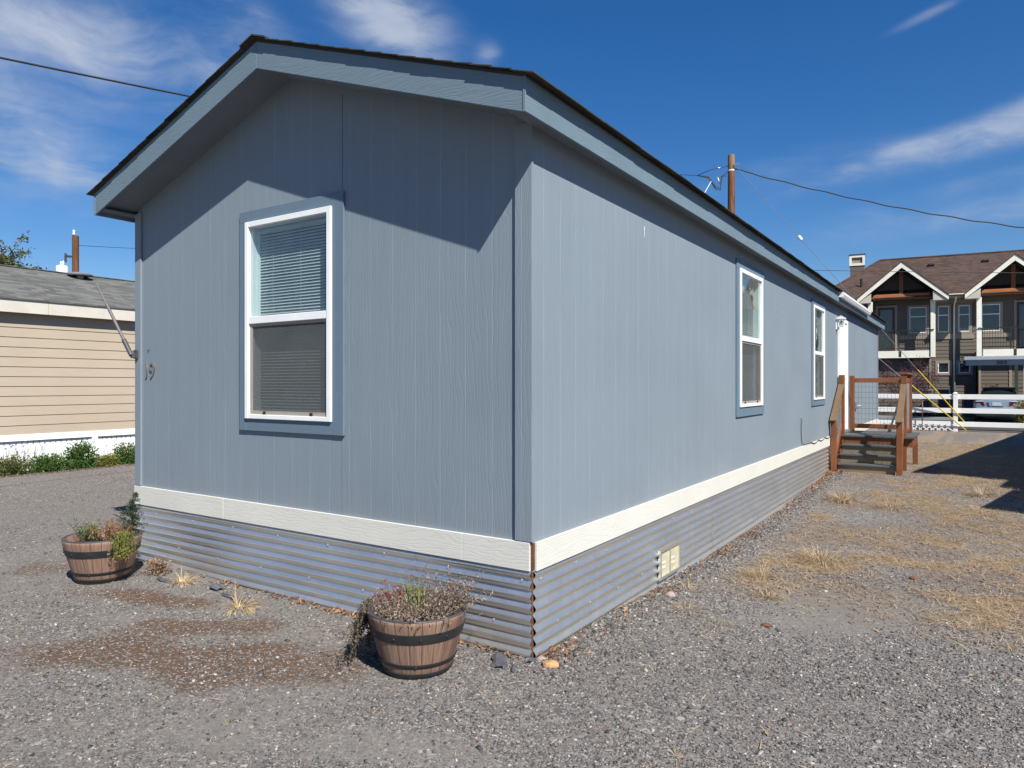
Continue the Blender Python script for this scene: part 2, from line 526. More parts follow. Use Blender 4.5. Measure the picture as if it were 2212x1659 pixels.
worn((0.60, 0.60, 0.57), 0.08, 6, 60, 0.1, 0.001, 0.6, name='blind_white')
worn((0.30, 0.27, 0.23), 0.1, 6, 60, 0.1, 0.001, 0.6, name='screen_frame')
worn((0.55, 0.5, 0.42), 0.12, 4, 40, 0.3, 0.004, 0.9, name='curtain_cloth')

def galv_fn(h, p):
    o = h.obj()
    x, y, z = h.sep(o)[0:3]
    s = h.m('ADD', x, y)
    n1 = h.noise(h.comb(h.m('MULTIPLY', s, 0.8), h.m('MULTIPLY', z, 3.0), 0.0), 1.6, 4)
    spang = h.vor(h.comb(s, 0.0, z), 85).outputs['Color']
    drip = h.noise(h.comb(h.m('MULTIPLY', s, 22.0), 0.0, h.m('MULTIPLY', z, 2.0)), 1.0, 4)
    c = h.mix(0.06, h.ramp(n1, [(0.3, (0.70, 0.69, 0.65)), (0.7, (0.83, 0.82, 0.78))]), spang, 'MULTIPLY')
    mud = h.noise(h.comb(h.m('MULTIPLY', s, 1.6), 0.0, h.m('MULTIPLY', z, 4.0)), 2.4, 6, 0.65)
    low = h.mapr(h.m('ADD', z, h.m('MULTIPLY', h.m('SUBTRACT', 1.0, mud), 0.30)), 0.08, 0.26, 1.0, 0.0, True)
    c = h.mix(h.m('MULTIPLY', low, 0.42), c, (0.44, 0.41, 0.36))
    rough = h.m('ADD', h.mapr(drip, 0.3, 0.7, 0.29, 0.37), h.m('MULTIPLY', low, 0.08))
    return {'Base Color': c, 'Roughness': rough, 'Metallic': h.m('SUBTRACT', 0.86, h.m('MULTIPLY', low, 0.10)),
            'Normal': h.bump(drip, 0.03, 0.002)}
material('galvanised', (0.6, 0.6, 0.6), 0.3, 0.9, galv_fn)

def shingle_fn(a, b, sc_=1.0):
    def fn(h, p):
        o = h.obj()
        gr = h.noise(o, 420, 2)
        isl = h.n('ShaderNodeNewGeometry').outputs['Random Per Island']
        n1 = h.noise(o, 1.5, 4)
        f = h.m('ADD', h.m('ADD', h.m('MULTIPLY', isl, 0.45), h.m('MULTIPLY', gr, 0.3)), h.m('MULTIPLY', n1, 0.3))
        return {'Base Color': h.ramp(f, [(0.25, a), (0.8, b)]), 'Normal': h.bump(gr, 0.6, 0.004)}
    return fn
material('dark_shingle', (0.03, 0.03, 0.03), 0.95, fn=shingle_fn((0.022, 0.023, 0.021), (0.075, 0.072, 0.062)), spec=0.2)

def course_fn(a, b, course=0.14, tab=0.3, along='x', grad=None):
    """shingle courses laid on a plain roof sheet; 'along' is the horizontal axis of the slope"""
    def fn(h, p):
        o = h.obj()
        x, y, z = h.sep(o)[0:3]
        hz = x if along == 'x' else y
        row = h.m('DIVIDE', z, course)
        rf = h.m('FLOOR', row)
        fr = h.m('FRACT', row)
        wn = h.n('ShaderNodeTexWhiteNoise', noise_dimensions='2D')
        col_ = h.m('ADD', h.m('DIVIDE', hz, tab), h.m('MULTIPLY', rf, 0.37))
        h.put(wn.inputs['Vector'], h.comb(h.m('FLOOR', col_), rf, 0.0))
        gr = h.noise(o, 60, 3)
        big = h.noise(o, 0.6, 4)
        f = h.m('ADD', h.m('ADD', h.m('MULTIPLY', wn.outputs[0], 0.5), h.m('MULTIPLY', gr, 0.3)), h.m('MULTIPLY', big, 0.3))
        c = h.ramp(f, [(0.25, a), (0.85, b)])
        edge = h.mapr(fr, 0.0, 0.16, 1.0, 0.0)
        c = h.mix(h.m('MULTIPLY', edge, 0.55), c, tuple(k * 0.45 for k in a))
        return {'Base Color': c, 'Normal': h.bump(h.m('ADD', h.m('MULTIPLY', fr, -1.0), h.m('MULTIPLY', gr, 0.4)), 0.5, 0.01)}
    return fn
material('grey_shingle', (0.1, 0.1, 0.1), 0.95, fn=course_fn((0.082, 0.085, 0.080), (0.165, 0.162, 0.150), 0.045, 0.22, 'y'), spec=0.2)
material('brown_shingle', (0.1, 0.06, 0.045), 0.95, fn=course_fn((0.050, 0.033, 0.027), (0.095, 0.061, 0.049), 0.06, 0.22, 'x'), spec=0.2)

def lap_fn(base, pitch, off=0.0, lip=0.06):
    def fn(h, p):
        o = h.obj()
        x, y, z = h.sep(o)[0:3]
        fr = h.m('FRACT', h.m('DIVIDE', h.m('ADD', z, 20.0 + off), pitch))
        s = h.m('ADD', x, y)
        n1 = h.noise(o, 0.8, 4)
        n2 = h.noise(h.comb(h.m('MULTIPLY', s, 3.0), 0.0, h.m('MULTIPLY', z, 60.0)), 1.0, 4)
        f = h.m('ADD', h.m('MULTIPLY', n1, 0.5), h.m('MULTIPLY', n2, 0.5))
        c = h.ramp(f, [(0.3, tuple(k * 0.92 for k in base)), (0.7, tuple(k * 1.06 for k in base))])
        return {'Base Color': c, 'Normal': h.bump(n2, 0.25, 0.002)}
    return fn
material('tan_lap', (0.42, 0.31, 0.22), 0.7, fn=lap_fn((0.41, 0.340, 0.258), 0.18), spec=0.3)
material('brown_lap', (0.1, 0.083, 0.065), 0.7, fn=lap_fn((0.125, 0.104, 0.082), 0.18), spec=0.3)
material('taupe_trim', (0.25, 0.2, 0.16), 0.6, fn=lap_fn((0.27, 0.22, 0.175), 0.5), spec=0.3)

def glass_pane(name, tint, refl=1.0, film=0.0):
    mt = bpy.data.materials.new(name)
    mt.use_nodes = True
    h = NT(mt.node_tree)
    mt.node_tree.nodes.remove(mt.node_tree.nodes['Principled BSDF'])
    out = mt.node_tree.nodes['Material Output']
    tr = h.n('ShaderNodeBsdfTransparent')
    tr.inputs[0].default_value = tuple(tint) + (1,)
    gl = h.n('ShaderNodeBsdfGlossy')
    gl.inputs['Roughness'].default_value = 0.015
    gl.inputs['Color'].default_value = (0.9, 0.95, 1.0, 1)
    o = h.obj()
    h.put(gl.inputs['Normal'], h.bump(h.noise(o, 2.2, 2), 0.12, 0.02))
    fr = h.n('ShaderNodeFresnel')
    fr.inputs[0].default_value = 1.5
    mx = h.n('ShaderNodeMixShader')
    h.put(mx.inputs[0], h.m('MULTIPLY', h.m('MINIMUM', h.m('MULTIPLY', fr.outputs[0], 1.7 * refl), 1.0), h.m('SUBTRACT', 1.0, h.n('ShaderNodeNewGeometry').outputs['Backfacing'])))
    h.L.new(tr.outputs[0], mx.inputs[1])
    h.L.new(gl.outputs[0], mx.inputs[2])
    last = mx.outputs[0]
    if film:
        df = h.n('ShaderNodeBsdfDiffuse')
        df.inputs[0].default_value = (0.30, 0.36, 0.36, 1)
        m2 = h.n('ShaderNodeMixShader')
        h.put(m2.inputs[0], h.mapr(h.noise(o, 3.0, 3), 0.3, 0.7, film * 0.6, film * 1.4))
        h.L.new(last, m2.inputs[1])
        h.L.new(df.outputs[0], m2.inputs[2])
        last = m2.outputs[0]
    h.L.new(last, out.inputs[0])
    MATS[name] = mt
glass_pane('window_glass', (0.84, 0.90, 0.91), 0.85, 0.05)
glass_pane('dark_glass', (0.30, 0.36, 0.38), 1.15, 0.05)
glass_pane('lamp_glass', (0.85, 0.87, 0.88), 1.0, 0.15)

def screen_mat():
    mt = bpy.data.materials.new('insect_screen')
    mt.use_nodes = True
    h = NT(mt.node_tree)
    out = mt.node_tree.nodes['Material Output']
    p = mt.node_tree.nodes['Principled BSDF']
    p.inputs['Base Color'].default_value = (0.112, 0.117, 0.116, 1)
    p.inputs['Roughness'].default_value = 0.8
    tr = h.n('ShaderNodeBsdfTransparent')
    mx = h.n('ShaderNodeMixShader')
    o = h.obj()
    h.put(mx.inputs[0], h.mapr(h.noise(o, 2.6, 3), 0.3, 0.7, 0.30, 0.46))
    h.L.new(tr.outputs[0], mx.inputs[1])
    h.L.new(p.outputs[0], mx.inputs[2])
    h.L.new(mx.outputs[0], out.inputs[0])
    MATS['insect_screen'] = mt
screen_mat()

def leaf_mat(name, stops, rough=0.6, trans=0.25, clump=2.5):
    mt = bpy.data.materials.new(name)
    mt.use_nodes = True
    h = NT(mt.node_tree)
    p = mt.node_tree.nodes['Principled BSDF']
    out = mt.node_tree.nodes['Material Output']
    isl = h.n('ShaderNodeNewGeometry').outputs['Random Per Island']
    f = h.m('ADD', h.m('MULTIPLY', isl, 0.65), h.m('MULTIPLY', h.noise(h.obj(), clump, 3), 0.5))
    c = h.ramp(f, stops)
    h.put(p.inputs['Base Color'], c)
    p.inputs['Roughness'].default_value = rough
    p.inputs['Specular IOR Level'].default_value = 0.25
    if trans:
        tl = h.n('ShaderNodeBsdfTranslucent')
        h.put(tl.inputs[0], c)
        mx = h.n('ShaderNodeMixShader')
        mx.inputs[0].default_value = trans
        h.L.new(p.outputs[0], mx.inputs[1])
        h.L.new(tl.outputs[0], mx.inputs[2])
        h.L.new(mx.outputs[0], out.inputs[0])
    MATS[name] = mt
leaf_mat('straw', [(0.15, (0.15, 0.09, 0.05)), (0.5, (0.33, 0.23, 0.135)), (0.9, (0.54, 0.41, 0.26))], 0.7, 0.15)
leaf_mat('straw_pale', [(0.15, (0.38, 0.25, 0.11)), (0.5, (0.60, 0.43, 0.22)), (0.9, (0.72, 0.58, 0.36))], 0.7, 0.15)
leaf_mat('dead_leaf', [(0.1, (0.07, 0.035, 0.02)), (0.5, (0.20, 0.085, 0.04)), (0.9, (0.36, 0.22, 0.12))], 0.75, 0.1)
leaf_mat('brown_litter', [(0.1, (0.10, 0.06, 0.04)), (0.5, (0.20, 0.13, 0.085)), (0.9, (0.36, 0.26, 0.17))], 0.8, 0.1)
leaf_mat('dead_flower', [(0.15, (0.07, 0.045, 0.035)), (0.5, (0.20, 0.14, 0.11)), (0.9, (0.38, 0.30, 0.24))], 0.8, 0.15)
leaf_mat('dark_withered', [(0.15, (0.03, 0.025, 0.018)), (0.5, (0.085, 0.07, 0.048)), (0.9, (0.18, 0.15, 0.10))], 0.8, 0.15)
leaf_mat('green_leaf', [(0.15, (0.018, 0.045, 0.012)), (0.5, (0.05, 0.115, 0.022)), (0.9, (0.13, 0.21, 0.05))], 0.55, 0.3)
leaf_mat('dark_needle', [(0.15, (0.010, 0.024, 0.014)), (0.5, (0.028, 0.055, 0.028)), (0.9, (0.07, 0.11, 0.05))], 0.6, 0.15)
leaf_mat('green_blade', [(0.15, (0.05, 0.10, 0.02)), (0.5, (0.12, 0.19, 0.035)), (0.9, (0.25, 0.30, 0.08))], 0.5, 0.3)
leaf_mat('yellow_green', [(0.15, (0.08, 0.09, 0.015)), (0.5, (0.17, 0.17, 0.035)), (0.9, (0.30, 0.26, 0.07))], 0.6, 0.25)
leaf_mat('rust_sprig', [(0.15, (0.12, 0.05, 0.02)), (0.5, (0.26, 0.12, 0.05)), (0.9, (0.40, 0.22, 0.09))], 0.7, 0.2)
leaf_mat('red_flower', [(0.15, (0.20, 0.01, 0.04)), (0.9, (0.42, 0.02, 0.10))], 0.6, 0.2)
leaf_mat('blue_flower', [(0.15, (0.06, 0.07, 0.35)), (0.9, (0.15, 0.17, 0.55))], 0.6, 0.2)
leaf_mat('orange_flower', [(0.15, (0.55, 0.16, 0.02)), (0.9, (0.75, 0.30, 0.05))], 0.6, 0.2)
leaf_mat('purple_leaf', [(0.15, (0.035, 0.012, 0.016)), (0.5, (0.075, 0.028, 0.036)), (0.9, (0.14, 0.06, 0.07))], 0.6, 0.2)
leaf_mat('olive_leaf', [(0.15, (0.035, 0.045, 0.014)), (0.5, (0.10, 0.11, 0.035)), (0.9, (0.2, 0.19, 0.075))], 0.6, 0.25)
worn((0.16, 0.12, 0.09), 0.3, 6, 60, 0.4, 0.004, 0.9, name='twig_bark')
worn((0.08, 0.03, 0.035), 0.3, 6, 60, 0.4, 0.004, 0.8, name='purple_twig')
worn((0.10, 0.14, 0.05), 0.3, 6, 60, 0.2, 0.002, 0.7, name='green_stem')
worn((0.022, 0.02, 0.017), 0.4, 14, 120, 0.6, 0.008, 0.95, name='potting_soil')

def barrel_fn(h, p):
    o = h.obj()
    x, y, z = h.sep(o)[0:3]
    ang = h.m('ARCTAN2', y, x)
    st = h.m('MULTIPLY', h.m('ADD', ang, 3.2), 3.7)
    fl = h.m('FLOOR', st)
    fr = h.m('ABSOLUTE', h.m('SUBTRACT', h.m('FRACT', st), 0.5))
    wn = h.n('ShaderNodeTexWhiteNoise', noise_dimensions='1D')
    h.put(wn.inputs['W'], fl)
    v = h.comb(h.m('MULTIPLY', ang, 9.0), h.m('MULTIPLY', fl, 3.7), h.m('MULTIPLY', z, 2.4))
    g = h.noise(v, 2.2, 6, 0.65, 0.6)
    fine = h.noise(h.comb(h.m('MULTIPLY', ang, 60.0), 0.0, h.m('MULTIPLY', z, 7.0)), 1.0, 4)
    f = h.m('ADD', h.m('ADD', h.m('MULTIPLY', wn.outputs[0], 0.22), h.m('MULTIPLY', g, 0.52)), h.m('MULTIPLY', fine, 0.3))
    c = h.ramp(f, [(0.28, (0.065, 0.037, 0.027)), (0.5, (0.225, 0.133, 0.093)), (0.74, (0.36, 0.24, 0.178))])
    gap = h.mapr(fr, 0.47, 0.5, 0.0, 1.0)
    c = h.mix(h.m('MULTIPLY', gap, 0.6), c, (0.05, 0.025, 0.018))
    stn = h.noise(h.comb(h.m('MULTIPLY', ang, 5.0), 0.0, h.m('MULTIPLY', z, 1.2)), 2.0, 5, 0.6)
    c = h.mix(h.mapr(stn, 0.50, 0.68, 0.0, 0.55, True), c, (0.085, 0.060, 0.050))
    dirt = h.mapr(h.m('ADD', z, h.m('MULTIPLY', h.noise(o, 12, 4), 0.1)), 0.05, 0.17, 1.0, 0.0, True)
    c = h.mix(h.m('MULTIPLY', dirt, 0.55), c, (0.11, 0.085, 0.07))
    hg = h.m('SUBTRACT', h.m('ADD', h.m('MULTIPLY', g, 0.6), h.m('MULTIPLY', fine, 0.4)), h.m('MULTIPLY', gap, 1.5))
    return {'Base Color': c, 'Normal': h.bump(hg, 0.8, 0.005)}
material('barrel_wood', (0.2, 0.1, 0.07), 0.6, fn=barrel_fn, spec=0.35)

def pole_fn(h, p):
    o = h.obj()
    x, y, z = h.sep(o)[0:3]
    v = h.comb(h.m('MULTIPLY', x, 16.0), h.m('MULTIPLY', y, 16.0), h.m('MULTIPLY', z, 0.9))
    g = h.noise(v, 1.6, 5, 0.65, 0.4)
    top = h.mapr(z, 8.9, 9.5, 0.0, 1.0)
    c = h.ramp(g, [(0.3, (0.055, 0.024, 0.012)), (0.55, (0.15, 0.07, 0.034)), (0.75, (0.30, 0.17, 0.09))])
    c = h.mix(h.m('MULTIPLY', top, 0.6), c, (0.32, 0.22, 0.13))
    return {'Base Color': c, 'Normal': h.bump(g, 0.8, 0.015)}
material('pole_wood', (0.15, 0.07, 0.04), 0.85, fn=pole_fn, spec=0.2)

def ground_fn(h, p):
    o = h.obj()
    n_big = h.noise(o, 0.45, 5)
    n_mid = h.noise(o, 3.2, 5, 0.6)
    sand = h.noise(o, 210, 4, 0.7)
    va = h.vor(o, 58)
    vb = h.vor(h.vm('ADD', o, (7.1, 3.3, 1.7)), 120)
    vc = h.vor(h.vm('ADD', o, (1.9, 8.3, 4.7)), 27)
    def stones(vv):
        s_ = h.sep(vv.outputs['Color'])
        return h.ramp(s_[0], [(0.0, (0.058, 0.055, 0.057)), (0.30, (0.130, 0.122, 0.118)), (0.62, (0.180, 0.168, 0.159)), (0.86, (0.240, 0.222, 0.206)), (0.975, (0.32, 0.297, 0.272)), (1.0, (0.50, 0.465, 0.425))]), s_
    ca, sa = stones(va)
    cb, sb = stones(vb)
    c = h.mix(h.m('GREATER_THAN', sa[1], 0.52), cb, ca)
    sel = h.m('GREATER_THAN', h.sep(vc.outputs['Color'])[1], 0.965)
    cc, _s = stones(vc)
    c = h.mix(sel, c, cc)
    # warm and cool stones
    c = h.mix(h.m('MULTIPLY', h.m('GREATER_THAN', sb[2], 0.86), 0.45), c, (0.26, 0.155, 0.105))
    # dark gaps between stones
    gap = h.mapr(va.outputs['Distance'], 0.35, 0.75, 0.0, 1.0, True)
    dust, brown, straw, lit = (h.attr(k) for k in ('dust', 'brown', 'straw', 'litter'))
    c = h.mix(h.m('MULTIPLY', gap, 0.22), c, (0.10, 0.092, 0.085))
    dustcol = h.ramp(h.m('ADD', h.m('MULTIPLY', sand, 0.5), h.m('MULTIPLY', n_mid, 0.5)), [(0.3, (0.152, 0.139, 0.124)), (0.7, (0.212, 0.194, 0.173))])
    dm = h.m('MULTIPLY', dust, h.mapr(h.m('ADD', h.m('MULTIPLY', n_mid, 0.6), h.m('MULTIPLY', sb[1], 0.4)), 0.25, 0.70, 1.0, 0.45))
    c = h.mix(dm, c, dustcol)
    # brown moss and bark crumbs
    bt = h.noise(o, 60, 5, 0.7)
    bm_ = h.m('MULTIPLY', h.mapr(h.m('ADD', h.m('MULTIPLY', brown, 1.0), h.m('MULTIPLY', h.m('SUBTRACT', bt, 0.5), 1.9)), 0.28, 0.74, 0.0, 1.0, True), h.mapr(brown, 0.02, 0.3, 0.0, 1.0))
    browncol = h.ramp(h.noise(o, 130, 4, 0.7), [(0.3, (0.058, 0.033, 0.021)), (0.7, (0.150, 0.092, 0.060))])
    keep = h.m('LESS_THAN', h.m('ADD', h.m('MULTIPLY', sa[0], .6), h.m('MULTIPLY', sb[0], .4)), 0.70)
    c = h.mix(h.m('MULTIPLY', h.m('MULTIPLY', bm_, 0.92), keep), c, browncol)
    # trodden dry grass and leaf crumbs
    sn = h.noise(h.vm('MULTIPLY', o, (3.0, 1.0, 1.0)), 45, 5, 0.7)
    scol = h.ramp(sn, [(0.3, (0.125, 0.092, 0.062)), (0.5, (0.255, 0.190, 0.125)), (0.7, (0.40, 0.31, 0.21))])
    c = h.mix(h.m('MULTIPLY', h.mapr(h.m('ADD', straw, h.m('MULTIPLY', h.m('SUBTRACT', sn, 0.5), 2.4)), 0.30, 0.95, 0.0, 0.85, True), h.mapr(straw, 0.02, 0.3, 0.0, 1.0)), c, scol)
    lcol = h.ramp(bt, [(0.35, (0.10, 0.068, 0.045)), (0.65, (0.23, 0.155, 0.10))])
    c = h.mix(h.m('MULTIPLY', lit, h.mapr(bt, 0.4, 0.6, 0.1, 0.62)), c, lcol)
    c = h.mix(0.35, c, h.ramp(n_big, [(0.3, (0.70, 0.69, 0.68)), (0.7, (1.0, 1.0, 1.0))]), 'MULTIPLY')
    hgt = h.m('ADD', h.m('MULTIPLY', h.m('SUBTRACT', 1.0, va.outputs['Distance']), h.m('SUBTRACT', 1.0, h.m('MULTIPLY', dust, 0.75))), h.m('MULTIPLY', sand, 0.35))
    return {'Base Color': c, 'Normal': h.bump(hgt, 0.5, 0.005)}
material('gravel_ground', (0.15, 0.14, 0.135), 0.95, fn=ground_fn, spec=0.15)

def stone_fn(h, p):
    isl = h.n('ShaderNodeNewGeometry').outputs['Random Per Island']
    o = h.obj()
    n = h.noise(o, 160, 3)
    c = h.ramp(isl, [(0.0, (0.052, 0.050, 0.052)), (0.25, (0.122, 0.115, 0.112)), (0.50, (0.178, 0.167, 0.158)), (0.72, (0.235, 0.218, 0.205)), (0.80, (0.22, 0.145, 0.105)), (0.84, (0.25, 0.234, 0.22)), (0.955, (0.34, 0.318, 0.29)), (1.0, (0.52, 0.49, 0.45))])
    return {'Base Color': h.mix(0.5, c, h.ramp(n, [(0.3, (0.6, 0.6, 0.6)), (0.7, (1, 1, 1))]), 'MULTIPLY')}
material('stone_bits', (0.2, 0.19, 0.18), 0.85, fn=stone_fn, spec=0.25)

worn((0.022, 0.021, 0.023), 0.35, 12, 140, 0.3, 0.002, 0.55, name='black_hoop')
worn((0.075, 0.078, 0.088), 0.3, 14, 90, 0.5, 0.004, 0.55, name='scrap_plastic')
worn((0.56, 0.52, 0.45), 0.10, 3, 40, 0.15, 0.002, 0.65, name='tan_fascia')
worn((0.30, 0.02, 0.02), 0.2, 20, 90, 0.1, 0.001, 0.5, name='red_tape')
worn((0.07, 0.05, 0.035), 0.3, 3, 60, 0.5, 0.01, 0.95, name='bark_mulch')
worn((0.05, 0.035, 0.03), 0.2, 3, 40, 0.1, 0.001, 0.5, name='dark_door')
worn((0.30, 0.31, 0.31), 0.1, 3, 40, 0.1, 0.001, 0.6, name='apt_blind')
worn((0.03, 0.035, 0.035), 0.2, 3, 40, 0.1, 0.001, 0.9, name='room_dark')
worn((0.46, 0.42, 0.36), 0.08, 3, 40, 0.1, 0.001, 0.6, name='taupe_cream')
worn((0.34, 0.37, 0.39), 0.08, 3, 40, 0.05, 0.001, 0.5, name='carport_metal')
worn((0.30, 0.34, 0.38), 0.08, 3, 40, 0.05, 0.001, 0.5, name='carport_blue')
worn((0.02, 0.02, 0.022), .2, 5, 50, .1, .001, .7, name='tyre_rubber')
material('tail_red', (.22, .008, .012), .15)
material('car_glass', (.012, .016, .016), .06, spec=.6)
material('dark_car_roof', (.03, .035, .04), .25)
worn((.50, .56, .62), .06, 9, 60, .1, .001, .4, name='plate_pale')
worn((.75, .77, .80), .06, 9, 60, .1, .001, .4, name='plate_mark')

# ------------------------------------------------------------------ ground
def axis(c, near, step, far):
    pts = [0.0]
    s = step
    while pts[-1] < far:
        if pts[-1] > near:
            s *= 1.16
        pts.append(pts[-1] + s)
    a = np.array(pts)
    return np.concatenate([c - a[:0:-1], c + a])
gx = axis(-0.5, 5.2, 0.045, 900)
gy = axis(1.5, 6.5, 0.05, 900)
X, Y = np.meshgrid(gx, gy, indexing='ij')
Z = terrain(X, Y)
nx, ny = X.shape
ii, jj = np.meshgrid(np.arange(nx - 1), np.arange(ny - 1), indexing='ij')
q = np.stack([ii * ny + jj, (ii + 1) * ny + jj, (ii + 1) * ny + jj + 1, ii * ny + jj + 1], -1).reshape(-1, 4)

def np_mesh(name, V, F, mat, k):
    me = bpy.data.meshes.new(name)
    me.vertices.add(len(V))
    me.vertices.foreach_set('co', np.ascontiguousarray(V, dtype=np.float32).ravel())
    me.loops.add(F.size)
    me.loops.foreach_set('vertex_index', np.ascontiguousarray(F, dtype=np.int32).ravel())
    me.polygons.add(len(F))
    me.polygons.foreach_set('loop_start', np.arange(0, F.size, k, dtype=np.int32))
    me.polygons.foreach_set('loop_total', np.full(len(F), k, dtype=np.int32))
    me.update(calc_edges=True)
    me.materials.append(MATS[mat])
    o = bpy.data.objects.new(name, me)
    COL.objects.link(o)
    return o
ground = np_mesh('ground', np.stack([X, Y, Z], -1).reshape(-1, 3), q, 'gravel_ground', 4)
ground.data.polygons.foreach_set('use_smooth', [True] * len(ground.data.polygons))
tag(ground, kind='structure')
for nm, arr in zip(('brown', 'dust', 'straw', 'litter'), masks(X, Y)):
    at = ground.data.attributes.new(nm, 'FLOAT', 'POINT')
    at.data.foreach_set('value', np.ascontiguousarray(arr, dtype=np.float32).ravel())

# loose stones, thicker near the place where one stands on the drive
rs = np.random.RandomState(3)
def outdoors(x, y):
    return ~((x > -4.30) & (x < 0.005) & (y > -0.005) & (y < 17.7)) & ~((x < -12.3))
def stones_at(n, r0, r1, s0, s1, dustcut):
    ang = rs.uniform(R(83), R(163), n)
    rr = r0 * (r1 / r0) ** rs.rand(n)
    x, y = CAM.x + rr * np.cos(ang), CAM.y + rr * np.sin(ang)
    br, du, st, li = masks(x, y)
    k = outdoors(x, y) & (rs.rand(n) > du * dustcut) & (rs.rand(n) > st * 0.6) & (rs.rand(n) > br * 0.45)
    x, y, rr = x[k], y[k], rr[k]
    s = s0 + (s1 - s0) * rs.rand(len(x)) ** 3.0
    return x, y, s
parts = [stones_at(85000, 2.2, 7.0, 0.003, 0.0092, 0.97), stones_at(52000, 4.0, 15.0, 0.0045, 0.0125, 0.95), stones_at(900, 2.2, 8.0, 0.008, 0.017, 0.8)]
# a looser rim of stones at the foot of the skirting
m = 7000
ry = rs.uniform(-0.2, 10.0, m)
parts.append((0.02 + np.abs(rs.normal(0, 0.16, m)), ry, 0.005 + 0.011 * rs.rand(m) ** 2))
x, y, s = (np.concatenate(c) for c in zip(*parts))
n = len(x)
base = np.array([(-1, -1, -1), (1, -1, -1), (1, 1, -1), (-1, 1, -1), (-1, -1, 1), (1, -1, 1), (1, 1, 1), (-1, 1, 1)], float) * 0.62
V = base[None] * (1 + rs.uniform(-0.45, 0.45, (n, 8, 3)))
V *= np.stack([rs.uniform(.8, 1.35, n), rs.uniform(.7, 1.1, n), rs.uniform(.4, .8, n)], -1)[:, None, :]
th = rs.uniform(0, 2 * np.pi, n)
c_, s_ = np.cos(th)[:, None], np.sin(th)[:, None]
V = np.stack([V[..., 0] * c_ - V[..., 1] * s_, V[..., 0] * s_ + V[..., 1] * c_, V[..., 2] + V[..., 0] * rs.uniform(-.4, .4, (n, 1))], -1)
V = V * s[:, None, None] + np.stack([x, y, terrain(x, y) + s * 0.25], -1)[:, None, :]
Fq = np.array([(0, 3, 2, 1), (4, 5, 6, 7), (0, 1, 5, 4), (1, 2, 6, 5), (2, 3, 7, 6), (3, 0, 4, 7)])
F = (Fq[None] + (np.arange(n) * 8)[:, None, None]).reshape(-1, 4)
tag(np_mesh('gravel', V.reshape(-1, 3), F, 'stone_bits', 4), kind='stuff')

# flat strips (straw, leaves): n pieces with a given length and width
def strips(name, x, y, ln, wd_, lift, mat, tilt=0.35, curl=0.3, flat=False):
    n = len(x)
    th = rs.uniform(0, 2 * np.pi, n)
    d = np.stack([np.cos(th), np.sin(th)], -1)
    pn = np.stack([-d[:, 1], d[:, 0]], -1)
    z = terrain(x, y) + lift * rs.rand(n)
    up = rs.uniform(0, tilt, n) * ln
    V = np.zeros((n, 6, 3))
    for i, (t, zz_) in enumerate(((-0.5, 0.0), (0.0, 0.5 + curl), (0.5, 1.0))):
        ctr = np.stack([x, y], -1) + d * (t * ln)[:, None]
        w = wd_ * (1.0 if not flat or i == 1 else 0.45)
        for j, sg in enumerate((-0.5, 0.5)):
            V[:, i * 2 + j, :2] = ctr + pn * (sg * w)[:, None]
            V[:, i * 2 + j, 2] = z + up * zz_ + 0.003 + (sg * 0.5 * w if flat else 0)
    Fq = np.array([(0, 2, 3, 1), (2, 4, 5, 3)])
    F = (Fq[None] + (np.arange(n) * 6)[:, None, None]).reshape(-1, 4)
    return np_mesh(name, V.reshape(-1, 3), F, mat, 4)
def pick(n, x0, x1, y0, y1, idx, power=1.0):
    x, y = rs.uniform(x0, x1, n), y0 + (y1 - y0) * rs.rand(n) ** 1.35
    mk = masks(x, y)[idx]
    k = (rs.rand(n) < mk ** power) & outdoors(x, y) & ~((x < 1.2) & (y > 10.0) & (y < 12.6))
    return x[k], y[k]
x, y = pick(190000, 0.1, 3.9, 1.4, 19, 2)
tag(strips('dry_grass', x, y, rs.uniform(0.025, 0.11, len(x)), rs.uniform(0.0016, 0.0042, len(x)), 0.012, 'straw', 0.25), kind='stuff')
x, y = pick(24000, 0.1, 4.2, 1.2, 16, 3)
# fallen leaves: over the worn patch and along the foot of the skirting
m = 1500
lx, ly = 0.02 + np.abs(rs.normal(0, 0.09, m)), rs.uniform(0.0, 10.0, m)
keep = rs.rand(m) < 0.25 + 0.75 * sstep(0.45, 0.6, fbm(ly * 1.2, ly * 0 + 3, 2))
m2 = 500
fx, fy = rs.uniform(-4.0, -0.02, m2), -0.02 - np.abs(rs.normal(0, 0.035, m2))
k2 = rs.rand(m2) < np.where((fx > -2.2) | (fx < -3.7), 0.9, 0.15)
ex, ey = 0.0 + np.abs(rs.normal(0, 0.12, 260)), rs.normal(9.95, 0.14, 260)
tag(strips('leaf_litter', np.concatenate([lx[keep], fx[k2], ex]), np.concatenate([ly[keep], fy[k2], ey]),
    rs.uniform(0.015, 0.042, keep.sum() + k2.sum() + 260), rs.uniform(0.007, 0.017, keep.sum() + k2.sum() + 260), 0.015, 'dead_leaf', 0.8, 0.3, True), kind='stuff')
tag(strips('plant_litter', x, y, rs.uniform(0.012, 0.06, len(x)), rs.uniform(0.003, 0.009, len(x)), 0.008, 'brown_litter', 0.3), kind='stuff')
mx_, my_ = rs.uniform(-5.4, 3.2, 900), rs.uniform(-2.6, 8, 900)
k = outdoors(mx_, my_)
tag(strips('straw_bits', mx_[k], my_[k], rs.uniform(0.02, 0.08, k.sum()), rs.uniform(0.0015, 0.004, k.sum()), 0.006, 'straw_pale', 0.2), kind='stuff')

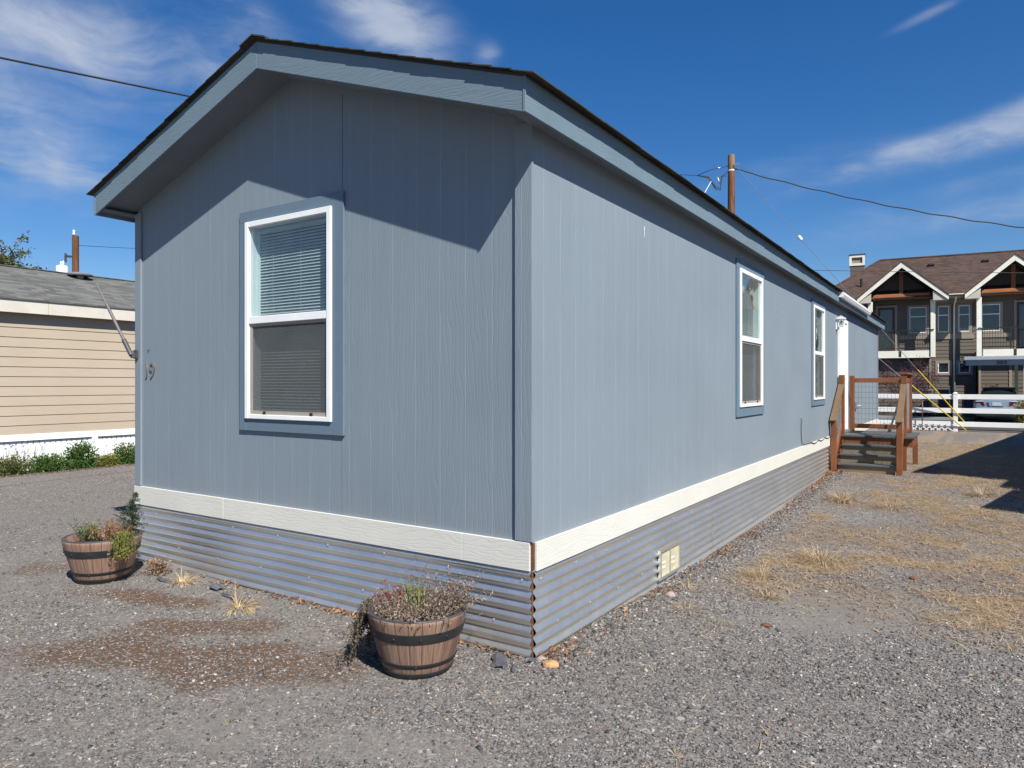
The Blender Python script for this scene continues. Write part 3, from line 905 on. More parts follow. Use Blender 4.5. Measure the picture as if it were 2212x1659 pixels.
# ------------------------------------------------------------------ the blue-grey mobile home
W, LEN = 4.253, 17.63
ZB0, ZB1 = 0.505, 0.673          # cream band
RX = -W / 2
EAVE = 0.125
ZPK = 3.853                       # underside of rake board at the ridge
ZR, ZL = 3.065, 3.105             # underside of the eave boards
SR, SL = (ZPK - ZR) / (EAVE - RX), (ZPK - ZL) / (EAVE - RX)
def rakez(x, add=0.0):
    return ZPK + add - (SR * (x - RX) if x > RX else SL * (RX - x))
home = thing('mobile_home', 'long blue-grey mobile home with cream band and corrugated metal skirting, numbered 19', 'mobile home', (0, 0, 0))

def sheet(axis, c, s0, s1, z0, z1, holes):
    g = G()
    ss = sorted({s0, s1} | {a for hl in holes for a in hl[:2]})
    zs = sorted({z0, z1} | {a for hl in holes for a in hl[2:]})
    for i in range(len(ss) - 1):
        for j in range(len(zs) - 1):
            ms, mz = (ss[i] + ss[i + 1]) / 2, (zs[j] + zs[j + 1]) / 2
            if any(a < ms < b and d < mz < e for a, b, d, e in holes):
                continue
            q = [(ss[i], zs[j]), (ss[i + 1], zs[j]), (ss[i + 1], zs[j + 1]), (ss[i], zs[j + 1])]
            g.add([((s, c, z) if axis == 'x' else (c, s, z)) for s, z in q], [(0, 1, 2, 3)])
    return g
WF = (-2.639, -1.668, 1.33, 2.868)            # frame opening of the gable window
WS2 = (4.275, 5.245, 1.345, 2.868)
WS3 = (8.515, 9.465, 1.345, 2.868)
g = sheet('x', 0.0, -W, 0, 0.5, 3.0, [WF])
g.add([(-W, 0, 3.0), (0, 0, 3.0), (0, 0, rakez(0, .05)), (RX, 0, rakez(RX, .05)), (-W, 0, rakez(-W, .05))], [(0, 1, 2, 3, 4)])
gr = sheet('y', 0.0, 0, LEN, 0.5, 3.14, [WS2, WS3])
g.add(gr.v, gr.f)
g.add([(-W, 0, .5), (-W, LEN, .5), (-W, LEN, 3.2), (-W, 0, 3.2)], [(0, 3, 2, 1)])
g.add([(-W, LEN, .5), (0, LEN, .5), (0, LEN, 3.15), (RX, LEN, 3.9), (-W, LEN, 3.2)], [(0, 4, 3, 2, 1)])
wall = g.build('wall', 'blue_siding', home, fix=False)
g = G()
g.add([(-W + .02, .25, .62), (-.25, .25, .62), (-.25, LEN - .02, .62), (-W + .02, LEN - .02, .62)], [(0, 1, 2, 3)])
g.add([(-W + .02, .02, 3.0), (-.02, .02, 3.0), (-.02, LEN - .02, 3.0), (-W + .02, LEN - .02, 3.0)], [(0, 3, 2, 1)])
for yy in (2.2, 7.0, 11.0):
    g.box(-W + .03, -.5, yy, yy + .08, .63, 2.99)
g.build('interior_lining', 'interior', home)

# corner boards on the gable end, panel joint
G().box(-0.115, 0.004, -0.02, -0.001, ZB1 + .004, rakez(-.06, -.002)).build('corner_board', 'blue_siding', home, bevel=.002)
G().box(-W - .004, -W + .09, -0.02, -0.001, ZB1 + .004, rakez(-W + .02, .0)).build('corner_board', 'blue_siding', home, bevel=.002)
G().box(-W - .018, -W - .001, 0.0, .09, ZB1 + .004, 3.1).build('corner_board', 'blue_siding', home, bevel=.002)
G().box(-0.001, 0.016, LEN - .09, LEN + .002, ZB1 + .004, 3.08).build('corner_board', 'blue_siding', home, bevel=.002)
G().box(-0.1235, -0.1165, -0.0035, 0.002, ZB1 + .006, 3.05).build('shadow_gap', 'wire_rubber', home)
G().box(-1.5845, -1.5815, -0.0025, 0.002, WF[3] + .1, rakez(-1.58, -.01)).build('panel_seam', 'blue_trim', home)
G().box(-1.5845, -1.5815, -0.0025, 0.002, ZB1, 1.22).build('panel_seam', 'blue_trim', home)

for (y_, z0, z1, w_) in ((1.66, 2.75, 2.83, .009), (6.35, 2.55, 2.575, .008)):
    G().hexa([(.0005, y_ - w_ * .2, z0), (.0015, y_ - w_ * .2, z0), (.0015, y_ + w_ * .2, z0), (.0005, y_ + w_ * .2, z0)],
             [(.0005, y_ - w_ * .5, z1), (.002, y_ - w_ * .5, z1), (.002, y_ + w_ * .5, z1), (.0005, y_ + w_ * .5, z1)]).build('white_mark', 'white_paint', home)
# cream band boards, butted end to end
for x0, x1 in ((-W - .018, -2.94), (-2.937, -0.505), (-0.502, -0.014)):
    G().box(x0, x1, -0.019, -0.001, ZB0, ZB1).build('band_board', 'cream_band', home, bevel=.0025)
ys = [0.012, 2.45, 6.13, 9.79, 13.44, LEN]
for a, b in zip(ys[:-1], ys[1:]):
    G().box(0.001, 0.019, a, b - .003, ZB0, ZB1).build('band_board', 'cream_band', home, bevel=.0025)
G().box(-W - .018, -W - .001, 0.0, LEN, ZB0, ZB1).build('band_board', 'cream_band', home, bevel=.0025)

# corrugated skirting
def corrug(axis, a, b, c, z0, z1, sgn, n=7):
    pitch, amp = 0.0672, 0.0105
    g = G()
    rows = int((z1 - z0) / pitch * 10)
    ss = np.linspace(a, b, n)
    for i in range(rows + 1):
        z = z0 + (z1 - z0) * i / rows
        off = amp * math.cos(2 * math.pi * (z1 - z) / pitch + math.pi) * sgn
        for s in ss:
            wob = 0.0016 * math.sin(s * 3.1 + z * 9)
            g.v.append((s, c + off + wob, z) if axis == 'x' else (c + off + wob, s, z))
    for i in range(rows):
        for k in range(n - 1):
            g.f.append((i * n + k, i * n + k + 1, (i + 1) * n + k + 1, (i + 1) * n + k))
    return g
corrug('x', -W, -0.012, -0.002, -0.12, ZB0 + .01, -1, 40).build('metal_skirting', 'galvanised', home, smooth=True)
corrug('y', 0.010, 10.02, 0.002, -0.16, ZB0 + .01, 1, 70).build('metal_skirting', 'galvanised', home, smooth=True)
corrug('y', 10.05, LEN, 0.002, -0.12, ZB0 + .01, 1, 50).build('metal_skirting', 'galvanised', home, smooth=True)
corrug('y', 0.0, LEN, -W - .002, -0.12, ZB0 + .01, -1, 20).build('metal_skirting', 'galvanised', home, smooth=True)
# seam where two sheets lap on the gable end
for a_ in (3.36, 6.72):
    corrug('y', a_, a_ + .014, .0045, -.15, ZB0 + .01, 1, 2).build('sheet_lap', 'galvanised', home, smooth=True)
corrug('x', -0.92, -0.905, -0.0045, -0.12, ZB0 + .01, -1, 2).build('sheet_lap', 'galvanised', home, smooth=True)
# rusty wavy edge where the sheets meet at the corner
g = G()
N_ = 40
for i in range(N_ + 1):
    z = -0.10 + (ZB1 - .006 + .10) * i / N_
    w = .0012 * math.sin(i * 2.3)
    g.v += [(-0.026, 0.012, z), (-0.004 + w, 0.0, z), (-0.012, 0.026, z)]
for i in range(N_):
    for k in range(2):
        g.f.append((i * 3 + k, i * 3 + k + 1, i * 3 + k + 4, i * 3 + k + 3))
g.build('rusty_edge', 'rusty_edge', home, smooth=True)
G().box(-.0125, .006, -.006, .0105, ZB0 + .012, ZB1 - .004).build('corner_gap', 'rusty_edge', home)
def spots(name, mat, parent, places, r, hgt=.8, taper=.55):
    """small round heads: one mesh, a part for each place (x, y, z, outward direction)"""
    me = None
    for (c, d) in places:
        if me is None:
            o = G().tube([(0, 0, 0), (0, 0, r * hgt)], [r, r * taper], 8).build(name, mat, parent, smooth=True, auto=40)
            me = o
        else:
            o = me.copy()
            COL.objects.link(o)
            o.parent = parent
        o.location = c
        o.rotation_euler = Vector(d).to_track_quat('Z', 'Y').to_euler()
pl3 = []
for zz_ in (.45, .18):
    for k in range(8):
        pl3.append(((-0.07 - k * .55 - (0.2 if zz_ < .3 else 0), -.0115, zz_ + rnd.uniform(-.012, .012)), (0, -1, 0)))
    for k in range(22):
        pl3.append(((.0115, 0.07 + k * .44 + (0.2 if zz_ < .3 else 0), zz_ - .04 * (zz_ < .3) + rnd.uniform(-.01, .01)), (1, 0, 0)))
spots('screw_head', 'screw_zinc', home, pl3, .0052)

# crawl-space vent in the long side
vt = G().box(0.012, 0.032, 1.925, 1.945, 0.0, .245).box(0.012, 0.032, 2.36, 2.38, 0.0, .245).box(0.012, 0.030, 1.945, 2.36, .222, .245).box(0.012, 0.030, 1.945, 2.36, 0.0, .026).box(0.012, .028, 2.145, 2.160, .026, .222)
vt = vt.build('skirting_vent', 'galvanised', home, bevel=.0015)
G().box(0.012, 0.016, 1.946, 2.144, .027, .221).box(0.012, 0.016, 2.161, 2.359, .027, .221).build('vent_backing', 'vent_board', vt)
for yy in (1.99, 2.20):
    G().box(.016, .021, yy, yy + .07, .125, .136).build('vent_clip', 'cream_paint', vt)
    G().box(.016, .021, yy, yy + .07, .085, .096).build('vent_clip', 'cream_paint', vt)

# roof: eave boards, rake boards, soffits, shingles
def rake_prism(x0, x1, y0, y1, a0, a1):
    """slice of roof between x0 and x1, from a0 to a1 above the rake line"""
    return G().hexa([(x0, y0, rakez(x0, a0)), (x1, y0, rakez(x1, a0)), (x1, y1, rakez(x1, a0)), (x0, y1, rakez(x0, a0))],
                    [(x0, y0, rakez(x0, a1)), (x1, y0, rakez(x1, a1)), (x1, y1, rakez(x1, a1)), (x0, y1, rakez(x0, a1))])
FH = 0.19
rake_prism(RX + .001, EAVE - .002, -0.308, -0.29, 0, FH).build('rake_board', 'blue_fascia', home, bevel=.002)
rake_prism(-W - EAVE + .002, RX - .001, -0.308, -0.29, 0, FH).build('rake_board', 'blue_fascia', home, bevel=.002)
rake_prism(RX + .001, EAVE - .002, LEN + .29, LEN + .308, 0, FH).build('rake_board', 'blue_fascia', home, bevel=.002)
rake_prism(-W - EAVE + .002, RX - .001, LEN + .29, LEN + .308, 0, FH).build('rake_board', 'blue_fascia', home, bevel=.002)
for a, b in ((-0.312, 5.0), (5.003, 10.4), (10.403, LEN + .31)):
    G().box(EAVE, EAVE + .018, a, b, ZR - .002, ZR + FH).build('eave_board', 'blue_fascia', home, bevel=.002)
G().box(-W - EAVE - .018, -W - EAVE, -0.312, LEN + .31, ZL - .002, ZL + FH).build('eave_board', 'blue_fascia', home, bevel=.002)
g = G()
for x0, x1 in ((RX, EAVE - .004), (-W - EAVE + .004, RX)):
    q = rake_prism(x0, x1, -0.289, -0.001, .035, .05)
    g.add(q.v, q.f)
    q = rake_prism(x0, x1, LEN + .001, LEN + .289, .035, .05)
    g.add(q.v, q.f)
g.box(0.001, EAVE - .001, -.285, LEN + .285, ZR + .04, ZR + .055)
g.box(-W - EAVE + .001, -W - .001, -.285, LEN + .285, ZL + .03, ZL + .045)
g.build('soffit', 'soffit_paint', home)
g = G()
q = rake_prism(RX, EAVE + .02, -.310, LEN + .31, FH + .001, FH + .016)
g.add(q.v, q.f)
q = rake_prism(-W - EAVE - .02, RX, -.310, LEN + .31, FH + .001, FH + .016)
g.add(q.v, q.f)
deck = g.build('roof', 'dark_shingle', home)
for side in (1, -1):
    g = G()
    s_ = SR if side > 0 else SL
    run = EAVE - RX + .075
    ncourse = 17
    for c in range(ncourse):
        a = run * c / ncourse                      # distance from ridge at the upper edge
        b = run * (c + 1) / ncourse + .012
        ytab = -0.340 - rnd.uniform(0, .005)
        while ytab < LEN + .34:
            w_ = rnd.uniform(.18, .36)
            y1 = min(ytab + w_, LEN + .345)
            e = rnd.uniform(-.003, .004)
            lift = .014 + rnd.uniform(0, .005)
            th = rnd.uniform(.005, .009)
            xa, xb = RX + side * a, RX + side * (b + e)
            za, zb = ZPK + FH - s_ * a + .016, ZPK + FH - s_ * (b + e) + lift + .004
            x_lo, x_hi = (xa, xb)
            g.hexa([(xa, ytab, za), (xb, ytab, zb), (xb, y1, zb), (xa, y1, za)],
                   [(xa, ytab, za + .004), (xb, ytab, zb + th), (xb, y1, zb + th), (xa, y1, za + .004)])
            ytab = y1
    g.build('shingle_course', 'dark_shingle', deck)
g = G()
yy = -.35
while yy < LEN + .33:
    l = .31
    for sd, s_ in ((1, SR), (-1, SL)):
        x1 = RX + sd * .14
        z0, z1 = ZPK + FH + .028, ZPK + FH + .028 - s_ * .14
        g.hexa([(RX, yy, z0), (x1, yy, z1), (x1, yy + l, z1 - .006), (RX, yy + l, z0 - .006)],
               [(RX, yy, z0 + .011), (x1, yy, z1 + .011), (x1, yy + l, z1 + .003), (RX, yy + l, z0 + .003)])
    yy += .14
g.build('ridge_cap', 'dark_shingle', deck)

# gutter over the door
g = G()
prof = [(0.0, .0), (0.06, .0), (.085, .05), (.085, .085), (.078, .085), (.076, .05), (.056, .007), (.004, .007), (.004, .1), (0, .1)]
g.extrude([(EAVE + .019 + px, 10.15, 3.145 + pz) for px, pz in prof], (0, 4.0, 0))
g.box(EAVE + .02, EAVE + .10, 10.148, 10.152, 3.146, 3.236)
g.build('gutter', 'white_paint', home)

# windows
def window(parent, axis, fr, trim, proud, blind=True, curtain=False, swap=1):
    """fr, trim: s0, s1, z0, z1 in wall coordinates; axis 'x' is the gable end, 'y' the long side"""
    def bx(g, s0, s1, d0, d1, z0, z1):        # d: distance out of the wall (negative is inside)
        if axis == 'x':
            g.box(s0, s1, -d1, -d0, z0, z1)
        else:
            g.box(d0, d1, s0, s1, z0, z1)
        return g
    s0, s1, z0, z1 = fr
    t0, t1, u0, u1 = trim
    w = G()
    fw = .042
    bx(w, s0, s0 + fw, -.06, proud, z0, z1)
    bx(w, s1 - fw, s1, -.06, proud, z0, z1)
    bx(w, s0 + fw, s1 - fw, -.06, proud - .001, z1 - fw, z1)
    bx(w, s0 + fw, s1 - fw, -.06, proud - .001, z0, z0 + fw * .8)
    zm = z0 + (z1 - z0) * .5
    bx(w, s0 + fw, s1 - fw, -.05, proud - .006, zm - .03, zm + .027)
    win = w.build('window', 'white_vinyl', parent, bevel=.003)
    tr = G()
    bx(tr, t0, s0 - .001, .001, .02, u0, z1 + .0)
    bx(tr, s1 + .001, t1, .001, .02, u0, u1)
    bx(tr, t0, s1, .001, .019, z1 + .001, u1)
    bx(tr, s0, s1, .001, .019, u0, z0 - .001)
    tr.build('window_trim', 'blue_trim', win, bevel=.002)
    p = G()
    bx(p, s0 + fw - .004, s1 - fw + .004, .006, .010, zm + .02, z1 - fw + .004)
    p.build('upper_pane', 'window_glass', win)
    p = G()
    bx(p, s0 + fw - .004, s1 - fw + .004, -.022, -.018, z0 + .03, zm - .02)
    p.build('lower_pane', 'window_glass', win)
    sf = G()
    k0, k1, a, b = s0 + fw, s1 - fw, z0 + fw * .8, zm - .03
    bx(sf, k0, k0 + .028, .004, .016, a, b)
    bx(sf, k1 - .028, k1, .004, .016, a, b)
    bx(sf, k0 + .028, k1 - .028, .004, .0155, b - .022, b)
    bx(sf, k0 + .028, k1 - .028, .004, .0155, a, a + .03)
    sc_ = sf.build('screen_frame', 'screen_frame', win)
    p = G()
    bx(p, k0 + .026, k1 - .026, .009, .011, a + .028, b - .02)
    p.build('insect_screen', 'insect_screen', sc_)
    for f in (.2, .8):
        c = k0 + (k1 - k0) * f
        bx(G(), c - .012, c + .012, .016, .024, a + .002, a + .026).build('latch', 'black_metal', sc_)
    # reveal lining
    rv = G()
    bx(rv, s0 - .002, s0 + fw + .012, -.14, -.06, z0, z1)
    bx(rv, s1 - fw - .012, s1 + .002, -.14, -.06, z0, z1)
    bx(rv, s0 + fw + .012, s1 - fw - .012, -.14, -.06, z1 - .03, z1)
    bx(rv, s0 + fw + .012, s1 - fw - .012, -.14, -.06, z0, z0 + .03)
    rv.build('window_reveal', 'white_vinyl', win)
    if blind:
        bl = G()
        z = z0 + .05
        tl = .0095
        while z < z1 - .06:
            j = rnd.uniform(-.0012, .0012)
            c0, c1 = s0 + .055, s1 - .055
            if axis == 'x':
                bl.hexa([(c0, .070, z - tl + j), (c1, .070, z - tl - j), (c1, .086, z + tl - j), (c0, .086, z + tl + j)],
                        [(c0, .0695, z - tl + .0012 + j), (c1, .0695, z - tl + .0012 - j), (c1, .0855, z + tl + .0012 - j), (c0, .0855, z + tl + .0012 + j)])
            else:
                bl.hexa([(-.070, c0, z - tl + j), (-.086, c0, z + tl + j), (-.086, c1, z + tl - j), (-.070, c1, z - tl - j)],
                        [(-.0695, c0, z - tl + .0012 + j), (-.0855, c0, z + tl + .0012 + j), (-.0855, c1, z + tl + .0012 - j), (-.0695, c1, z - tl + .0012 - j)])
            z += .0235
        bx(bl, s0 + .05, s1 - .05, -.095, -.062, z1 - .075, z1 - .045)
        for f in (.22, .55, .8):
            c = s0 + (s1 - s0) * f
            bx(bl, c - .0012, c + .0012, -.069, -.0675, z0 + .05, z1 - .06)
        bl.build('blind', 'blind_white', win)
    if curtain:
        c = G()
        n = 40
        rows = []
        for r in range(14):
            t = r / 13
            row = []
            for i in range(n):
                f = i / (n - 1)
                ss = s0 + .03 + (s1 - s0 - .06) * f
                top = z1 - .05
                bot = z1 - .10 - (1.25 if curtain == 'long' else .42) * (abs(f - .62) ** 1.2) * 2.0 - .03 * math.sin(i * 1.9)
                row.append((-.058 + .012 * math.sin(i * 1.15 + t), ss, top + (bot - top) * t))
            rows.append(row)
        for row in rows:
            c.v += row
        for r in range(13):
            for i in range(n - 1):
                c.f.append((r * n + i, r * n + i + 1, (r + 1) * n + i + 1, (r + 1) * n + i))
        c.build('curtain', 'curtain_cloth', win, smooth=True)
    return win
window(home, 'x', WF, (-2.725, -1.555, 1.235, 2.958), .036)
window(home, 'y', WS2, (4.175, 5.345, 1.24, 2.962), .034, True, 'short')
window(home, 'y', WS3, (8.415, 9.565, 1.25, 2.955), .034, False, 'long')

# door
DY0, DY1, DZ0, DZ1 = 10.98, 12.02, .69, 2.86
g = G().box(.001, .045, DY0, DY0 + .07, DZ0, DZ1).box(.001, .045, DY1 - .07, DY1, DZ0, DZ1).box(.001, .044, DY0 + .07, DY1 - .07, DZ1 - .07, DZ1)
dr = G().box(.001, .03, DY0 + .071, DY1 - .071, DZ0 + .02, DZ1 - .071)
for z0, z1 in ((.85, 1.55), (1.7, 2.65)):
    for y0, y1 in ((DY0 + .17, DY0 + .47), (DY0 + .56, DY1 - .17)):
        dr.box(.03, .037, y0, y1, z0, z1)
door = dr.build('door', 'white_paint', home, bevel=.003)
g.build('door_frame', 'white_paint', door, bevel=.003)
G().box(.001, .07, DY0, DY1, DZ0 - .03, DZ0 + .018).build('threshold', 'grey_metal', door, bevel=.003)
G().tube([(.03, DY0 + .13, 1.67), (.08, DY0 + .13, 1.67), (.085, DY0 + .22, 1.67)], .011, 10).tube([(.03, DY0 + .13, 1.67), (.04, DY0 + .13, 1.67)], .03, 14).build('door_handle', 'grey_metal', door, smooth=True, auto=40)
# lantern beside the door
ly_, lz_ = 10.83, 2.76
lm = G().box(.001, .02, ly_ - .05, ly_ + .05, lz_ - .14, lz_ + .07).box(.02, .16, ly_ - .075, ly_ + .075, lz_ + .045, lz_ + .07).extrude([(.025, ly_ - .07, lz_ + .07), (.155, ly_ - .07, lz_ + .07), (.09, ly_ - .07, lz_ + .115)], (0, .14, 0))
for a, b in ((.03, -.06), (.03, .06), (.15, -.06), (.15, .06)):
    lm.bar((a, ly_ + b, lz_ + .045), (.09 + (a - .09) * .5, ly_ + b * .5, lz_ - .10), .008, .008)
lamp = lm.build('wall_lamp', 'white_paint', home)
G().hexa([(.06, ly_ - .03, lz_ - .098), (.12, ly_ - .03, lz_ - .098), (.12, ly_ + .03, lz_ - .098), (.06, ly_ + .03, lz_ - .098)],
         [(.034, ly_ - .056, lz_ + .044), (.146, ly_ - .056, lz_ + .044), (.146, ly_ + .056, lz_ + .044), (.034, ly_ + .056, lz_ + .044)]).build('lamp_shade', 'lamp_glass', lamp)
G().lathe([(.001, lz_ + .03), (.018, lz_ + .02), (.026, lz_ - .02), (.016, lz_ - .05), (.001, lz_ - .055)], 14, .09, ly_).build('bulb', 'white_paint', lamp, smooth=True)
# outlet box past the door and a cable that runs out of the wall and along the band
bxo = G().box(.001, .045, 13.3, 13.42, 1.06, 1.22).build('outlet_box', 'grey_metal', home, bevel=.006)
G().tube([(.045, 13.36, 1.12), (.09, 13.36, 1.13), (.095, 13.42, 1.12)], .018, 8).build('tap', 'vent_board', bxo)
pts = [(.002, 7.58, 1.085), (.022, 7.58, 1.07), (.012, 7.575, .95), (.012, 7.60, .78), (.016, 7.625, .712), (.026, 7.75, .69), (.028, 8.3, .684)]
for k in range(1, 41):
    t = k / 40
    pts.append((.028, 8.3 + 1.8 * t, .684 - .035 * abs(math.sin(t * math.pi * 3)) + .008 * t))
G().tube(pts, .0055, 6).build('cable', 'wire_rubber', home, smooth=True)
# house number
def text_mesh(txt, size, depth, mat, name, parent, loc, rot, sx=1.0):
    cu = bpy.data.curves.new(name, 'FONT')
    cu.body = txt
    cu.size = size
    cu.extrude = depth
    cu.align_x = 'CENTER'
    cu.align_y = 'CENTER'
    t = bpy.data.objects.new(name, cu)
    COL.objects.link(t)
    dg = bpy.context.evaluated_depsgraph_get()
    me = bpy.data.meshes.new_from_object(t.evaluated_get(dg))
    bpy.data.objects.remove(t)
    me.name = name
    me.materials.clear()
    me.materials.append(MATS[mat])
    o = bpy.data.objects.new(name, me)
    COL.objects.link(o)
    o.parent = parent
    o.location = loc
    o.rotation_euler = rot
    o.scale = (sx, 1, 1)
    return o
text_mesh('1', .20, .005, 'number_metal', 'house_number', home, (-4.095, -.0065, 1.715), (R(90), 0, 0))
text_mesh('9', .20, .005, 'number_metal', 'house_number', home, (-4.0, -.0075, 1.715), (R(90), 0, 0))
G().tube([(-4.06, -.001, 1.905), (-4.06, -.012, 1.905)], .006, 6).build('nail', 'dark_grey_metal', home)

# flag holder and bare rod on the far corner of the gable end
rod = thing('flag_rod', 'thin bare metal rod slanting up from a bracket on the corner of the blue-grey home', 'rod', (-4.225, -.02, 1.86))
G().box(-.03, .03, -.018, -.001, -.03, .05).box(-.02, .02, -.05, -.018, -.025, .02).build('bracket', 'dark_grey_metal', rod, bevel=.004)
d_ = Vector((-.40, -.10, .66)).normalized()
a_ = Vector((0, -.05, .0))
G().tube([a_, a_ + d_ * .17], .020, 10).build('socket', 'dark_grey_metal', rod, smooth=True, auto=40)
G().tube([a_ + d_ * .12, a_ + d_ * .55], .0135, 10).tube([a_ + d_ * .55, a_ + d_ * .78], .009, 8).build('pole', 'rod_metal', rod, smooth=True, auto=40)

# ------------------------------------------------------------------ wooden steps at the door
st = thing('wooden_steps', 'stained wooden steps with wire mesh railings and grey treads at the white door', 'steps', (0, 10.05, 0))
X0, X1 = .13, 1.05
G0 = tz(.6, 10)
TH = [.045 + .152 * k for k in range(1, 5)]
RUN = .255
for k in range(3):
    G().box(X0, X1, .06 + RUN * k - .02, .06 + RUN * (k + 1) + .02, TH[k] - .034, TH[k]).build('tread', 'composite_tread', st, bevel=.005)
for k in range(4):
    G().box(X0 + .005, X1 - .005, .075 + RUN * k, .10 + RUN * k, (TH[k - 1] if k else -.02) + .001, TH[k] - .035).build('riser', 'stained_board' if k == 3 else 'grey_brown_board', st)
for xx in (X0 - .04, X1 + .001):
    pts = [(xx, .08, -.03)]
    poly = [(xx, .07, -.03), (xx, .07, TH[0] - .036)]
    for k in range(1, 4):
        poly += [(xx, .07 + RUN * k, TH[k - 1] - .036), (xx, .07 + RUN * k, TH[k] - .036)]
    poly += [(xx, .07 + RUN * 3.6, TH[3] - .036), (xx, .07 + RUN * 3.6, .25), (xx, .25 + RUN, -.03)]
    G().extrude(poly, (.038, 0, 0)).build('stringer', 'stained_board', st)
D0, D1, DX = .06 + RUN * 3, 2.28, 1.27
g = G()
for k in range(10):
    a = D0 - .02 + k * (D1 - D0 + .04) / 10
    g.box(.022, DX, a, a + (D1 - D0 + .04) / 10 - .006, TH[3] - .034, TH[3])
g.build('deck', 'composite_tread', st, bevel=.004)
g = G().box(.03, DX - .03, D0 + .05, D0 + .088, TH[3] - .19, TH[3] - .036).box(.03, DX - .03, D1 - .06, D1 - .022, TH[3] - .19, TH[3] - .036).box(DX - .068, DX - .03, D0 + .089, D1 - .061, TH[3] - .19, TH[3] - .036)
g.build('deck_frame', 'stained_board', st)
PW = .089
def post(x, y, z0, z1):
    p = G().box(x - PW / 2, x + PW / 2, y - PW / 2, y + PW / 2, z0, z1)
    return p.build('post', 'stained_wood', st, bevel=.006)
PTOP = 1.77
PL, PR = .075, 1.10
post(PL, 0.02, -.02, .97)
post(PR, 0.02, -.02, .99)
post(PL + .005, .92, .2, PTOP)
post(PR, .92, -.03, PTOP)
post(.08, D1 - .045, TH[3] + .002, PTOP)
post(1.10, D1 - .045, TH[3] + .002, PTOP)
post(1.20, D1 - .03, -.03, TH[3] - .192)
post(.10, D1 - .15, -.03, TH[3] - .192)
g = G().box(PR - .055, PR - .046, -.028, .066, -.02, .11).build('post_bracket', 'galvanised', st)
# sloping hand rails and lower rails
for px in (PL, PR):
    G().bar((px, -.10, .945), (px, .88, 1.585), .10, .036).build('handrail', 'weathered_rail', st, bevel=.004)
    G().bar((px, .066, .20), (px, .874, .82), .036, .088).build('lower_rail', 'stained_board', st, bevel=.003)
G().box(.126, 1.054, D1 - .066, D1 - .028, PTOP - .14, PTOP - .05).build('top_rail', 'stained_board', st, bevel=.003)
G().box(.126, 1.054, D1 - .066, D1 - .028, TH[3] + .055, TH[3] + .145).build('bottom_rail', 'stained_board', st, bevel=.003)
G().box(1.081, 1.119, .966, D1 - .091, PTOP - .14, PTOP - .05).build('top_rail', 'stained_board', st, bevel=.003)
G().box(1.081, 1.119, .966, D1 - .091, TH[3] + .04, TH[3] + .10).build('bottom_rail', 'stained_board', st, bevel=.003)
G().box(1.03, 1.17, .86, D1 + .02, PTOP + .002, PTOP + .036).build('rail_cap', 'stained_board', st, bevel=.004)
def mesh_panel(p00, p10, p01, p11, nu, nv, r=.0022):
    """welded wire between four corners"""
    g = G()
    p00, p10, p01, p11 = map(Vector, (p00, p10, p01, p11))
    for i in range(nu + 1):
        t = i / nu
        g.tube([p00.lerp(p10, t), p01.lerp(p11, t)], r, 4, False)
    for j in range(nv + 1):
        t = j / nv
        g.tube([p00.lerp(p01, t), p10.lerp(p11, t)], r, 4, False)
    return g
mesh_panel((.126, D1 - .047, TH[3] + .13), (1.054, D1 - .047, TH[3] + .13), (.126, D1 - .047, PTOP - .12), (1.054, D1 - .047, PTOP - .12), 14, 8).build('mesh_panel', 'dark_grey_metal', st)
mesh_panel((1.10, .966, TH[3] + .08), (1.10, D1 - .09, TH[3] + .08), (1.10, .966, PTOP - .1), (1.10, D1 - .09, PTOP - .1), 18, 8).build('mesh_panel', 'galvanised', st)
for px in (PL, PR):
    mesh_panel((px, .066, .24), (px, .876, .86), (px, .066, 1.03), (px, .876, 1.56), 9, 6).build('mesh_panel', 'galvanised', st)

# pole that leans on the back rail
lp_ = thing('leaning_rod', 'dark grey metal rod leaning against the back rail of the wooden steps', 'rod', (.90, 11.98, TH[3]))
G().tube([(-.13, .17, .02), (.13, .262, .99)], .017, 10).build('rod_shaft', 'dark_grey_metal', lp_, smooth=True, auto=40)
G().tube([(-.135, .168, .0), (-.122, .174, .05)], [.034, .026], 10).build('rubber_foot', 'black_metal', lp_, smooth=True, auto=40)

# ------------------------------------------------------------------ foliage helpers
def leaf(g, p, d, up, ln, w, fold=0.25):
    """one small folded leaf from p along d"""
    d = d.normalized()
    s = d.cross(up)
    if s.length < 1e-4:
        s = d.cross(Vector((1, 0, 0)))
    s.normalize()
    n = s.cross(d)
    a = p + d * ln * .45 + s * w * .5 + n * fold * w
    b = p + d * ln * .45 - s * w * .5 + n * fold * w
    t = p + d * ln
    g.add([p, a, t, b], [(0, 1, 2), (0, 2, 3)])
def rvec(r=rnd):
    while True:
        v = Vector((r.uniform(-1, 1), r.uniform(-1, 1), r.uniform(-1, 1)))
        if 0.05 < v.length < 1:
            return v.normalized()
def leafcloud(g, c, rad, n, ln, w, shell=0.45, flat=0.3, gaps=0.0, seed=0):
    c = Vector(c)
    r = random.Random(seed)
    off = Vector((r.uniform(0, 50),) * 3)
    from mathutils import noise as mn
    for _ in range(n):
        v = rvec(r)
        k = (shell + (1 - shell) * r.random()) if r.random() < .75 else r.random()
        p = Vector((v.x * rad[0], v.y * rad[1], v.z * rad[2])) * k
        lump = mn.noise((p + off) * (1.6 / max(rad)))
        p *= 1 + .35 * lump
        if gaps and mn.noise((p + off) * (3.5 / max(rad))) < gaps - .5:
            continue
        d = (v + rvec(r) * .9 + Vector((0, 0, flat))).normalized()
        leaf(g, c + p, d, rvec(r), ln * r.uniform(.6, 1.25), w * r.uniform(.7, 1.2))
    return g
